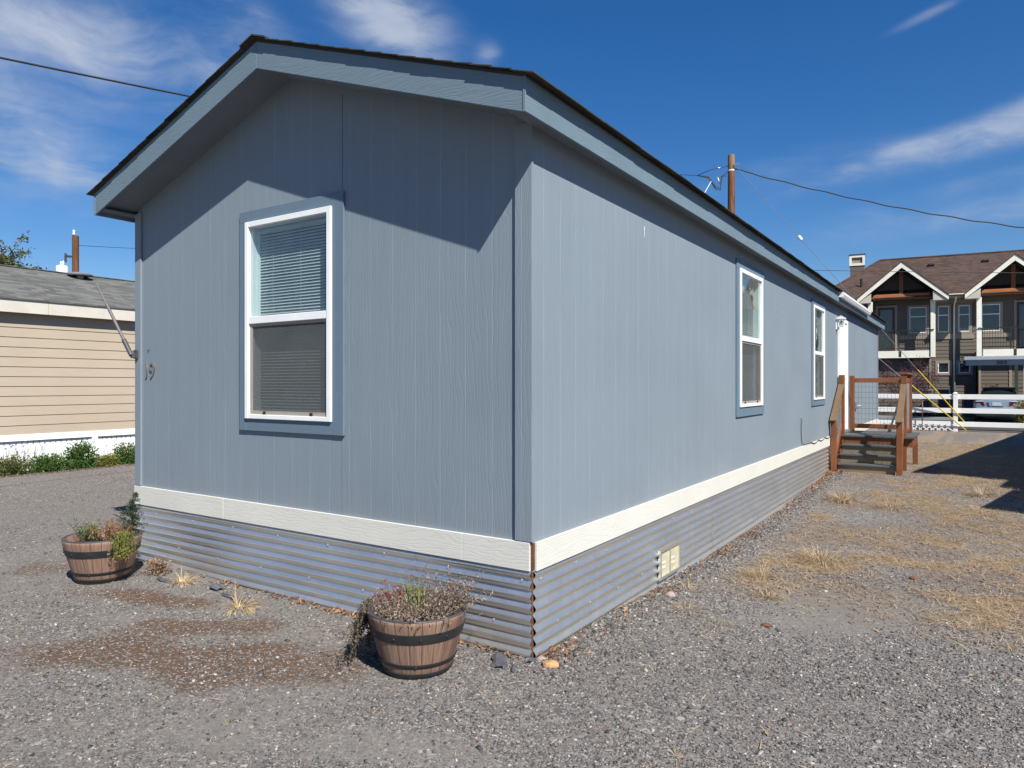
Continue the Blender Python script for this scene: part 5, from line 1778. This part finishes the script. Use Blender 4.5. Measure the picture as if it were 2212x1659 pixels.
def guy(label, a, b, t0, ins=None):
    a, b = Vector(a), Vector(b)
    t = thing('guy_wire', label, 'guy wire', b, 0, gq)
    G().tube([a - b, (a - b) * .5, Vector((0, 0, 0))], .0085, 6).build('wire', 'steel_wire', t)
    u = (a - b).normalized()
    G().tube([u * .12, u * t0], .019, 10).build('yellow_guard', 'yellow_plastic', t, smooth=True, auto=40)
    if ins:
        c = (a - b) * (1 - ins)
        G().tube([c - u * .10, c - u * .085, c + u * .085, c + u * .10], [.03, .062, .062, .03], 12).build('insulator', 'white_paint', t, smooth=True, auto=40)
guy('upper guy wire with white insulator and longer yellow guard, from the pole top', (PX + .12, PY - .05, 9.36), (2.15, 24.72, -.02), 2.72, .285)
guy('lower guy wire with shorter yellow guard running past the wooden steps', (PX + .12, PY - .05, 6.72), (2.01, 24.60, -.02), 2.50)
pl_ = pole('distant wooden utility pole with transformer beyond the tan home', -33.08, 12.85, 8.55, .14)
G().lathe([(.001, 6.35), (.24, 6.37), (.25, 6.45), (.25, 7.05), (.22, 7.12), (.001, 7.14)], 20, -.36, -.42).build('transformer', 'white_paint', pl_, smooth=True, auto=40)
g = G()
for dx in (-.12, .12):
    g.lathe([(.001, 7.12), (.04, 7.12), (.03, 7.18), (.05, 7.2), (.03, 7.24), (.05, 7.27), (.02, 7.34), (.001, 7.34)], 10, -.36 + dx, -.42)
g.lathe([(.001, 8.55), (.05, 8.55), (.07, 8.62), (.04, 8.7), (.06, 8.76), (.001, 8.82)], 10, .06, -.1)
g.build('insulator', 'white_paint', pl_, smooth=True)
G().box(-.36, -.12, -.30, -.06, 7.55, 7.62).lathe([(.001, 7.3), (.05, 7.3), (.05, 7.72), (.001, 7.72)], 10, -.34, -.28).build('cut_out', 'dark_grey_metal', pl_)

# ------------------------------------------------------------------ white rail fence
FY = 24.6
fe = thing('rail_fence', 'white three-rail vinyl fence across the far end of the yard', 'fence', (0, FY, 0))
fx = [-15.7, -13.26, -10.82, -8.38, -5.94, -3.5, -.80, 1.64, 4.08, 6.52, 8.96, 11.4]
for x_ in fx:
    p = G().box(x_ - .066, x_ + .066, -.066, .066, -.05, 1.27)
    ps = p.build('post', 'white_vinyl', fe, bevel=.006)
    G().box(x_ - .076, x_ + .076, -.076, .076, 1.271, 1.29).hexa([(x_ - .07, -.07, 1.29), (x_ + .07, -.07, 1.29), (x_ + .07, .07, 1.29), (x_ - .07, .07, 1.29)],
        [(x_ - .01, -.01, 1.33), (x_ + .01, -.01, 1.33), (x_ + .01, .01, 1.33), (x_ - .01, .01, 1.33)]).build('post_cap', 'white_vinyl', ps, bevel=.003)
for a, b in zip(fx[:-1], fx[1:]):
    for z0 in (1.085, .618, .165):
        G().box(a + .067, b - .067, -.022, .022, z0, z0 + .165).build('rail', 'white_vinyl', fe, bevel=.006)
lt = thing('lattice_strip', 'low strip of white diagonal lattice under the bottom rail of the fence', 'lattice', (0, FY - .07, 0))
g = G()
x_ = -3.4
while x_ < 1.30:
    g.bar((x_, -.004, .02), (x_ + .286, -.004, .22), .034, .006, (0, 1, 0))
    g.bar((x_ + .286, .004, .02), (x_, .004, .22), .034, .006, (0, 1, 0))
    x_ += .18
g.build('lattice_slats', 'white_vinyl', lt)
sk = thing('marker_stake', 'thin rusty stake with pale tip standing in front of the fence', 'stake', (.674, FY - .15, 0))
G().tube([(0, 0, -.05), (.004, 0, .80)], .014, 8).build('stake_shaft', 'rusty_edge', sk)
G().tube([(.004, 0, .80), (.005, 0, .97)], .016, 8).build('stake_tip', 'pale_rock', sk)

# ------------------------------------------------------------------ parking lot and kerb
for nm, x0, x1, y0, y1, mt_, z in (('parking_lot', -60, 60, 25.5, 32.4, 'asphalt', .03), ('parking_lot', 2.0, 60, 32.404, 35.2, 'asphalt', .03)):
    tag(G().add([(x0, y0, z), (x1, y0, z), (x1, y1, z), (x0, y1, z)], [(0, 1, 2, 3)]).build(nm, mt_, None, fix=False), kind='structure')
tag(G().box(-40, 1.82, 32.41, 32.56, -.05, .16).box(1.67, 1.82, 32.561, 35.2, -.05, .16).build('kerb', 'concrete', None, bevel=.015), kind='structure')
tag(G().add([(-40, 32.56, .12), (1.67, 32.56, .12), (1.67, 35.9, .12), (-40, 35.4, .12)], [(0, 1, 2, 3)]).build('planting_bed', 'bark_mulch', None, fix=False), kind='structure')

# ------------------------------------------------------------------ brown apartment building
ap = thing('apartment_building', 'brown two-storey apartment building with cream gables, balconies and a shingled roof', 'building', (.527, 35.5, 0), R(7))
def wpart(x0, x1, y, z0, z1, holes=(), mat='brown_lap', pitch=.18, th=.0):
    """lap-sided wall facing -y with real board edges and holes left out"""
    g = G()
    zs = []
    z = z0
    while z < z1 - .02:
        zs.append((z, min(z + pitch, z1)))
        z += pitch
    for a, b in zs:
        cuts = sorted({x0, x1} | {q_ for hl in holes if hl[2] < b - .01 and hl[3] > a + .01 for q_ in (max(x0, hl[0]), min(x1, hl[1]))})
        for c0, c1 in zip(cuts[:-1], cuts[1:]):
            mxx = (c0 + c1) / 2
            if any(hl[0] < mxx < hl[1] and hl[2] < b - .01 and hl[3] > a + .01 for hl in holes):
                continue
            g.add([(c0, y - .022, a), (c1, y - .022, a), (c1, y - .004, b), (c0, y - .004, b), (c0, y + .0, a), (c1, y + .0, a)], [(0, 1, 2, 3), (4, 5, 1, 0)])
    return g
def awin(parent, x0, x1, y, z0, z1, tw=.10, mid=.6, door=False, single=False):
    t = G()
    t.box(x0 - tw, x0, y - .04, y - .001, z0 - tw * (not door), z1 + tw).box(x1, x1 + tw, y - .04, y - .001, z0 - tw * (not door), z1 + tw)
    t.box(x0, x1, y - .04, y - .001, z1, z1 + tw)
    if not door:
        t.box(x0, x1, y - .045, y - .001, z0 - tw, z0)
    w = t.build('balcony_door' if door else 'window', 'taupe_trim', parent)
    s = G()
    f = .035 if not door else .11
    mt_ = 'white_vinyl' if not door else 'dark_door'
    s.box(x0, x0 + f, y - .02, y + .05, z0, z1).box(x1 - f, x1, y - .02, y + .05, z0, z1).box(x0 + f, x1 - f, y - .02, y + .05, z1 - f, z1).box(x0 + f, x1 - f, y - .02, y + .05, z0, z0 + f)
    if not door and not single:
        zm = z0 + (z1 - z0) * mid
        s.box(x0 + f, x1 - f, y - .022, y + .05, zm - .02, zm + .02)
    s.build('frame', mt_, w)
    p = G().box(x0 + f - .002, x1 - f + .002, y + .02, y + .026, z0 + f, z1 - f)
    p.build('pane', 'dark_glass', w)
    b = G()
    zb = z0 + f
    top_only = not door
    z = (z0 + (z1 - z0) * (mid if top_only and not single else 0)) + .02
    while z < z1 - f:
        b.add([(x0 + f, y + .06, z), (x1 - f, y + .06, z), (x1 - f, y + .075, z + .028), (x0 + f, y + .075, z + .028)], [(0, 1, 2, 3)])
        z += .034
    b.build('blind', 'apt_blind', w, fix=False)
    G().box(x0 - .05, x1 + .05, y + .12, y + .5, z0 - .05, z1 + .05).build('dark_room', 'room_dark', w)
    return w
XL, XR = -5.0, 9.0
M0, M1 = .10, 1.74         # middle recess between the two balconies
def mir(x): return 1.84 - x
balc = []
BD = .72                   # depth of the balcony recess
for side in (0, 1):
    f = (lambda x: x) if side == 0 else mir
    S = lambda a, b: (min(f(a), f(b)), max(f(a), f(b)))
    cx = f(-1.32)
    # recessed balcony wall, side walls, ceiling stays open to the gable
    dz0, dz1 = 3.22, 5.40
    d0, d1 = S(-2.31, -1.56)
    w0, w1 = S(-.93, -.20)
    x0, x1 = S(-2.66, .02)
    wl = wpart(x0, x1, BD, 3.2, 6.0, [(d0, d1, dz0, dz1), (w0, w1, 4.08, 5.36)])
    wl.add([(x0, BD, 6.0), (x1, BD, 6.0), (cx, BD, 7.25)], [(0, 1, 2)])
    xx = f(-2.66)
    wl.add([(xx, .30, 3.2), (xx, BD, 3.2), (xx, BD, 5.95), (xx, .30, 5.95)], [(0, 1, 2, 3)])
    wall_ = wl.build('wall', 'brown_lap', ap, fix=False)
    awin(ap, d0, d1, BD, dz0, dz1, .10, door=True)
    awin(ap, w0, w1, BD, 4.10, 5.35, .10, .63)
    # panel below the window and wainscot
    G().box(min(f(-1.4), f(.0)), max(f(-1.4), f(.0)), BD - .045, BD - .023, 3.80, 3.98).build('belt_board', 'taupe_trim', ap)
    # balcony floor and cream fascia boards
    bx0, bx1 = S(-2.98, .02)
    G().box(bx0, bx1, .0, BD, 2.95, 3.16).build('balcony_floor', 'concrete', ap)
    for a, b in ((-2.98, -1.44), (-1.32, -.16)):
        p0, p1 = S(a, b)
        G().box(p0, p1, -.06, -.001, 2.90, 3.20).build('balcony_band', 'cream_paint', ap, bevel=.006)
    p0, p1 = S(-1.44, -1.32)
    G().box(p0 + .002, p1 - .002, -.03, .0, 2.93, 3.17).build('band_joint', 'dark_door', ap)
    p0, p1 = S(-3.0, .1)
    G().box(p0, p1, -.075, .0, 2.86, 2.898).build('band_moulding', 'cream_paint', ap)
    # columns
    for a, b, zb in ((-2.76, -2.55, 2.90), (-.10, .10, 2.88)):
        p0, p1 = S(a, b)
        G().box(p0, p1, -.10, .11, zb, 5.62).build('column', 'cream_paint', ap, bevel=.008)
    # railing
    p0, p1 = S(-2.54, -.11)
    g = G().box(p0, p1, -.02, .02, 4.17, 4.21).box(p0, p1, -.015, .015, 3.29, 3.32)
    k = int((p1 - p0) / .105)
    for i in range(1, k):
        xx = p0 + (p1 - p0) * i / k
        g.box(xx - .008, xx + .008, -.008, .008, 3.32, 4.17)
    for xx in (p0 + .02, (p0 + p1) / 2 - .1, p1 - .02):
        g.box(xx - .022, xx + .022, -.022, .022, 3.2, 4.17)
    p0, p1 = S(-.16, .04)
    g.box(p0, p1, -.15, -.105, 4.17, 4.21)
    g.build('railing', 'black_metal', ap)
    # timber beam and king post
    p0, p1 = S(-2.54, -.11)
    G().box(p0, p1, -.06, .10, 5.71, 5.97).build('timber_beam', 'beam_wood', ap, bevel=.006)
    G().box(cx - .08, cx + .08, -.04, .08, 5.971, 7.08).build('king_post', 'stained_wood', ap)
    # gable roof with cream barge boards
    half, ez, pz = 1.93, 5.80, 7.50
    g = G()
    for sg in (-1, 1):
        xe = cx + sg * half
        g.hexa([(cx, -.50, pz - .05), (xe, -.50, ez - .05), (xe, 3.6, ez - .05), (cx, 3.6, pz - .05)],
               [(cx, -.50, pz), (xe, -.50, ez), (xe, 3.6, ez), (cx, 3.6, pz)])
    gro = g.build('gable_roof', 'brown_shingle', ap)
    for sg in (-1, 1):
        xe = cx + sg * (half - .01)
        G().extrude([(cx, -.47, pz - .052), (xe, -.47, ez - .052), (xe, -.47, ez - .26), (cx, -.47, pz - .33)], (0, .05, 0)).build('barge_board', 'cream_paint', gro, bevel=.004)
        # boxed eave return
        xa, xb = cx + sg * (half - .02), cx + sg * 1.30
        G().extrude([(xa, -.415, ez - .25), (xb, -.415, ez - .25), (xb, -.415, ez + .20)], (0, .55, 0)).build('eave_return', 'taupe_cream', gro)
    g = G()
    for sg in (-1, 1):
        xe = cx + sg * (half - .05)
        g.add([(cx, -.41, pz - .34), (xe, -.41, ez - .20), (xe, BD, ez - .20), (cx, BD, pz - .34)], [(0, 1, 2, 3)])
    g.build('porch_ceiling', 'dark_door', gro)
# middle recess
g = wpart(M0 - .08, M1 + .08, .70, .0, 5.75, [(.18, .84, 4.06, 5.45), (1.02, 1.68, 4.06, 5.45), (.27, .73, 2.12, 2.62), (1.14, 1.60, 2.12, 2.62)])
g.build('wall', 'brown_lap', ap, fix=False)
awin(ap, .27, .73, .70, 4.10, 5.35, .09, .65)
awin(ap, 1.11, 1.57, .70, 4.10, 5.35, .09, .65)
awin(ap, .27, .73, .70, 2.13, 2.62, .11, single=True)
awin(ap, 1.12, 1.58, .70, 2.13, 2.62, .11, single=True)
G().box(M0, M1, .648, .677, 3.76, 4.0).build('belt_board', 'taupe_trim', ap)
G().box(M0, M1, .652, .678, 5.46, 5.75).build('frieze_board', 'taupe_trim', ap)
G().tube([(.93, -.05, 5.72), (.93, .1, 5.55), (.93, .60, 5.40), (.93, .61, 5.2), (.93, .61, .3)], .042, 8).build('downspout', 'cream_paint', ap, smooth=True)
G().box(.55, 1.29, -.12, .0, 5.74, 5.84).build('roof_gutter', 'cream_paint', ap, bevel=.01)
G().box(M0 + .01, M1 - .01, .0, .65, 5.70, 5.735).build('soffit', 'taupe_cream', ap)
# lower storey
g = wpart(XL, -.03, .32, .0, 2.93)
g.add([(-.03, .32, 0), (-.03, .7, 0), (-.03, .7, 2.93), (-.03, .32, 2.93)], [(0, 1, 2, 3)])
g.build('wall', 'brown_lap', ap, fix=False)
g = wpart(1.87, XR, .32, .0, 2.93)
g.add([(1.87, .32, 0), (1.87, .7, 0), (1.87, .7, 2.93), (1.87, .32, 2.93)], [(3, 2, 1, 0)])
g.build('wall', 'brown_lap', ap, fix=False)
G().box(-.13, -.03, .28, .297, .0, 2.85).build('corner_board', 'taupe_trim', ap)
G().box(1.87, 1.96, .28, .297, .0, 2.85).build('corner_board', 'taupe_trim', ap)
G().box(3.05, 3.16, .28, .297, .0, 2.85).build('corner_board', 'taupe_trim', ap)
g = G()
for k in range(4):
    g.box(-1.05 + k * .28, -.98 + k * .28, -.02, .30, 2.74, 2.86)
g.build('joist_end', 'dark_door', ap)
# outer walls, rear, ends
g = G()
g.add([(XL, .32, 0), (XL, 10, 0), (XL, 10, 5.8), (XL, .32, 5.8)], [(0, 1, 2, 3)])
g.add([(XR, .32, 0), (XR, 10, 0), (XR, 10, 5.8), (XR, .32, 5.8)], [(3, 2, 1, 0)])
g.add([(XL, 10, 0), (XR, 10, 0), (XR, 10, 5.8), (XL, 10, 5.8)], [(0, 1, 2, 3)])
g.add([(XL, .32, 2.93), (-2.66, .32, 2.93), (-2.66, .32, 5.8), (XL, .32, 5.8)], [(0, 1, 2, 3)])
g.add([(4.50, .32, 2.93), (XR, .32, 2.93), (XR, .32, 5.8), (4.50, .32, 5.8)], [(0, 1, 2, 3)])
g.build('wall', 'brown_lap', ap, fix=False)
# main roof, hipped at the left end
ey, rz_ = -.15, 8.42
g = G()
hx = -2.13
g.add([(XL - .4, ey, 5.79), (XR + .4, ey, 5.79), (XR + .4, 5.0, rz_), (hx, 5.0, rz_)], [(0, 1, 2, 3)])
g.add([(XL - .4, 10.15, 5.79), (XR + .4, 10.15, 5.79), (XR + .4, 5.0, rz_), (hx, 5.0, rz_)], [(3, 2, 1, 0)])
g.add([(XL - .4, ey, 5.79), (hx, 5.0, rz_), (XL - .4, 10.15, 5.79)], [(0, 1, 2)])
g.add([(XR + .4, ey, 5.79), (XR + .4, 10.15, 5.79), (XR + .4, 5.0, rz_)], [(0, 1, 2)])
roof = g.build('roof', 'brown_shingle', ap, fix=False)
m = roof.modifiers.new('thick', 'SOLIDIFY')
m.thickness = .06
G().tube([(hx, 5.0, rz_ + .02), (XR + .4, 5.0, rz_ + .02)], .06, 6).tube([(XL - .4, ey, 5.81), (hx, 5.0, rz_ + .02)], .05, 6).build('ridge_cap', 'brown_shingle', roof)
for x_, y_ in ((.22, 3.75), (2.62, 3.85)):
    z = 5.79 + (y_ - ey) * (rz_ - 5.79) / (5 - ey)
    G().box(x_ - .15, x_ + .15, y_ - .16, y_ + .2, z - .02, z + .10).build('roof_vent', 'black_metal', roof, bevel=.02)
z = 5.79 + (1.4 - ey) * (rz_ - 5.79) / (5 - ey)
G().tube([(-3.05, 1.4, z - .1), (-3.05, 1.4, z + .42)], .06, 10).build('vent_pipe', 'black_metal', roof)
ch = G().box(-3.60, -2.90, 4.8, 5.5, 6.4, 8.20).build('chimney', 'brown_lap', roof)
g = G().box(-3.64, -2.86, 4.76, 5.54, 8.201, 8.33).box(-3.64, -2.86, 4.76, 5.54, 8.66, 8.80)
for a, b in ((-3.64, 4.76), (-2.98, 4.76), (-3.64, 5.42), (-2.98, 5.42)):
    g.box(a, a + .12, b, b + .12, 8.331, 8.659)
g.build('chimney_cap', 'cream_paint', ch)
G().box(-3.55, -2.95, 4.85, 5.45, 8.332, 8.655).build('chimney_louvre', 'taupe_trim', ch)
G().box(-3.67, -2.83, 4.73, 5.57, 8.801, 8.84).build('chimney_lid', 'dark_door', ch)

# ------------------------------------------------------------------ things in front of the building
bush('olive_shrub', 'round olive shrub behind the fence beside the kerb', .42, 33.0, .42, .35, .34, 1400, .07, .03, 'olive_leaf', 14, 'shrub')
bush('low_shrub', 'low green shrub behind the kerb, right of the round olive shrub', 1.0, 33.3, .62, .35, .17, 1300, .07, .03, 'green_leaf', 15, 'shrub')
bush('tall_shrub', 'yellowish shrub showing above the roof of the parked car', 2.95, 35.45, .62, .2, .92, 1900, .08, .035, 'yellow_green', 16, 'shrub')
bush('leafy_shrub', 'leafy shrub covering the right end of the parked car', 3.78, 30.0, .34, .4, .58, 1900, .07, .035, 'yellow_green', 17, 'shrub')
def cabinet(label, x, y, w, d, hh):
    t = thing('utility_cabinet', label, 'utility cabinet', (x, y, .1), R(7), 'grey utility cabinets')
    G().box(-w / 2, w / 2, -d / 2, d / 2, 0, hh).build('case', 'dark_grey_metal', t, bevel=.01)
    G().box(-w / 2 - .015, w / 2 + .015, -d / 2 - .015, d / 2 + .015, hh + .001, hh + .03).box(-w / 2, -w / 2 + .03, -d / 2 - .012, -d / 2 - .001, .05, hh).box(w / 2 - .03, w / 2, -d / 2 - .012, -d / 2 - .001, .05, hh).build('case_trim', 'grey_metal', t)
cabinet('taller grey cabinet with pale edges standing at the recess of the brown building', .97, 35.2, .45, .3, 1.22)
cabinet('small grey cabinet standing between the fence post and the parked car', 1.93, 33.9, .42, .3, .95)
mb = thing('electric_meter', 'small pale electric meter on the lower brown wall behind the fence', 'meter', (.42, 35.72, 1.2), R(7))
G().box(-.10, .10, -.06, .03, -.14, .14).build('meter_case', 'grey_metal', mb, bevel=.01)
G().tube([(0, -.06, .03), (0, -.12, .03)], .07, 16).build('dial', 'lamp_glass', mb)

# carport with its number
cp_ = thing('carport', 'flat-roofed grey carport numbered 203 in front of the brown building', 'carport', (1.86, 31.3, 0), R(3))
G().box(0, 9, 0.02, 3.6, 2.60, 2.66).build('roof', 'carport_metal', cp_)
G().extrude([(-.03, -.04, 2.60), (-.03, .02, 2.60), (-.03, .02, 2.735), (-.03, -.10, 2.735), (-.03, -.10, 2.60)], (9.03, 0, 0)).build('top_flashing', 'carport_metal', cp_)
fa = G().extrude([(.02, -.06, 2.598), (.02, .02, 2.598), (.02, .06, 2.37), (.02, .03, 2.37)], (8.9, 0, 0)).build('fascia', 'carport_blue', cp_)
tx = text_mesh('203', .215, .006, 'black_metal', 'number', cp_, (1.25, -.03, 2.465), (R(90 + 20), 0, 0), 1.15)
for x_ in (2.05, 5.0, 8.0):
    G().box(x_ - .06, x_ + .06, .1, .22, .0, 2.37).build('post', 'cream_paint', cp_)
    G().box(x_ - .06, x_ + .06, 3.3, 3.42, .0, 2.6).build('post', 'cream_paint', cp_)
G().box(.0, 9, 1.7, 1.8, 2.42, 2.598).build('purlin', 'dark_grey_metal', cp_)

# parked car, seen from behind
car = thing('parked_car', 'silver-blue sedan parked under the carport, seen from behind', 'car', (2.93, 30.75, .03), R(-4))
def paint_fn(h, p):
    p.inputs['Coat Weight'].default_value = .6
    p.inputs['Coat Roughness'].default_value = .08
    return {'Base Color': h.mix(h.noise(h.obj(), 3, 3), (.24, .30, .36), (.30, .36, .42))}
material('car_paint', (.27, .33, .39), .35, .35, paint_fn)
def loft(secs, n=20, cap=True):
    """secs: (y, half width, z0, z1, roundness)"""
    g = G()
    for (y, w, z0, z1, e) in secs:
        for k in range(n):
            t = 2 * math.pi * k / n + math.pi / n
            c, s = math.cos(t), math.sin(t)
            g.v.append((w * math.copysign(abs(c) ** e, c), y, (z0 + z1) / 2 + (z1 - z0) / 2 * math.copysign(abs(s) ** e, s)))
    for i in range(len(secs) - 1):
        for k in range(n):
            k2 = (k + 1) % n
            g.f.append((i * n + k, i * n + k2, (i + 1) * n + k2, (i + 1) * n + k))
    if cap:
        g.f.append(tuple(range(n)))
        g.f.append(tuple((len(secs) - 1) * n + k for k in reversed(range(n))))
    return g
body = loft([(.02, .70, .34, .84, .5), (.06, .77, .28, .93, .45), (.25, .81, .22, .965, .42), (.9, .83, .20, .98, .4), (2.2, .84, .19, .97, .4), (3.3, .83, .20, .92, .42), (4.0, .78, .24, .82, .45), (4.3, .66, .3, .7, .5)], 28).build('body', 'car_paint', car, smooth=True, auto=50)
loft([(.62, .60, .93, .98, .6), (.95, .63, .9, 1.22, .55), (1.35, .61, .9, 1.39, .5), (2.0, .60, .9, 1.43, .5), (2.6, .60, .9, 1.36, .5), (3.15, .62, .9, 1.0, .6)], 28).build('cabin_glass', 'car_glass', car, smooth=True, auto=60)
loft([(1.22, .55, 1.34, 1.375, .6), (1.5, .585, 1.33, 1.425, .55), (2.0, .59, 1.33, 1.445, .55), (2.5, .57, 1.33, 1.39, .6)], 20).build('roof_panel', 'dark_car_roof', car, smooth=True)
loft([(-.06, .70, .38, .60, .5), (-.02, .78, .34, .63, .45), (.2, .825, .33, .64, .45)], 24).build('bumper', 'car_paint', car, smooth=True, auto=50)
for s in (-1, 1):
    x0, x1 = sorted((s * .40, s * .74))
    G().hexa([(x0, .0 if s > 0 else .05, .70), (x1, .05 if s > 0 else .0, .70), (x1, .12, .70), (x0, .12, .70)],
             [(x0 + (.05 if s > 0 else 0), .0 if s > 0 else .05, .86), (x1 - (0 if s > 0 else .05), .05 if s > 0 else .0, .86), (x1, .12, .86), (x0, .12, .86)]).build('tail_light', 'tail_red', car, bevel=.012)
    x0, x1 = sorted((s * .45, s * .70))
    G().box(x0, x1, -.012, .02, .862, .885).build('reverse_light', 'white_paint', car)
pl2 = G().hexa([(-.23, -.015, .67), (.23, -.015, .67), (.23, .02, .67), (-.23, .02, .67)], [(-.29, -.015, .86), (.29, -.015, .86), (.29, .02, .86), (-.29, .02, .86)]).build('plate_recess', 'carport_blue', car)
pp = G().box(-.155, .155, -.024, -.016, .69, .835).build('licence_plate', 'plate_pale', car)
g = G()
for k, w_ in enumerate((.028, .03, .02, .03, .026, .03)):
    x_ = -.11 + k * .042
    g.box(x_, x_ + w_, -.027, -.0245, .735, .79)
g.build('plate_marks', 'plate_mark', pp)
for s in (-1, 1):
    for y_ in (.85, 3.45):
        wl = G().tube([(s * .66, y_, .30), (s * .68, y_, .30), (s * .82, y_, .30), (s * .835, y_, .30)], [.28, .31, .31, .28], 24).build('wheel', 'tyre_rubber', car, smooth=True, auto=40)
        G().tube([(s * .80, y_, .30), (s * .842, y_, .30)], [.19, .17], 18).build('rim', 'grey_metal', wl)

# ------------------------------------------------------------------ neighbours on the right whose shadows fall across the yard
gh = thing('grey_mobile_home', 'grey mobile home just right of the yard, throwing the large shadow', 'mobile home', (3.62, 9.25, 0), R(-9))
g = G()
HW, HL = 4.5, 15.2
g.add([(.25, .25, .0), (HW - .25, .25, .0), (HW - .25, .25, 2.85), (HW / 2, .25, 3.55), (.25, .25, 2.85)], [(0, 1, 2, 3, 4)])
g.add([(.25, HL - .25, .0), (HW - .25, HL - .25, .0), (HW - .25, HL - .25, 2.85), (HW / 2, HL - .25, 3.55), (.25, HL - .25, 2.85)], [(4, 3, 2, 1, 0)])
g.add([(.25, .25, 0), (.25, HL - .25, 0), (.25, HL - .25, 2.9), (.25, .25, 2.9)], [(3, 2, 1, 0)])
g.add([(HW - .25, .25, 0), (HW - .25, HL - .25, 0), (HW - .25, HL - .25, 2.9), (HW - .25, .25, 2.9)], [(0, 1, 2, 3)])
g.build('wall', 'carport_metal', gh, fix=False)
g = G()
for a, b in ((0, HW / 2), (HW, HW / 2)):
    g.hexa([(a, 0, 2.93), (b, 0, 3.63), (b, HL, 3.63), (a, HL, 2.93)], [(a, 0, 3.0), (b, 0, 3.70), (b, HL, 3.70), (a, HL, 3.0)])
g.build('roof', 'grey_shingle', gh)
for y_ in (2.5, 6.5, 11):
    f = G().box(.225, .249, y_, y_ + .9, 1.2, 2.4).build('window', 'white_vinyl', gh)
    G().box(.218, .224, y_ + .06, y_ + .84, 1.26, 2.34).build('pane', 'car_glass', f)
pc = thing('porch_roof', 'porch roof at the near end of the grey mobile home right of the yard', 'porch', (4.87, 8.03, 0), R(-9))
G().box(0, 2.2, 0, 1.05, 2.92, 3.0).build('roof', 'carport_metal', pc)
for x_, y_ in ((.06, .06), (2.1, .06)):
    G().box(x_ - .05, x_ + .05, y_ - .05, y_ + .05, 0, 2.92).build('post', 'white_vinyl', pc)
shd = thing('garden_shed', 'low shed right of the yard, throwing the nearer shadow', 'shed', (4.26, 6.31, 0), R(-12))
G().box(.1, 2.3, .1, 1.75, 0, 2.42).build('wall', 'carport_metal', shd)
G().hexa([(0, 0, 2.42), (2.5, 0, 2.75), (2.5, 1.86, 2.75), (0, 1.86, 2.42)], [(0, 0, 2.5), (2.5, 0, 2.83), (2.5, 1.86, 2.83), (0, 1.86, 2.5)]).build('roof', 'grey_shingle', shd)
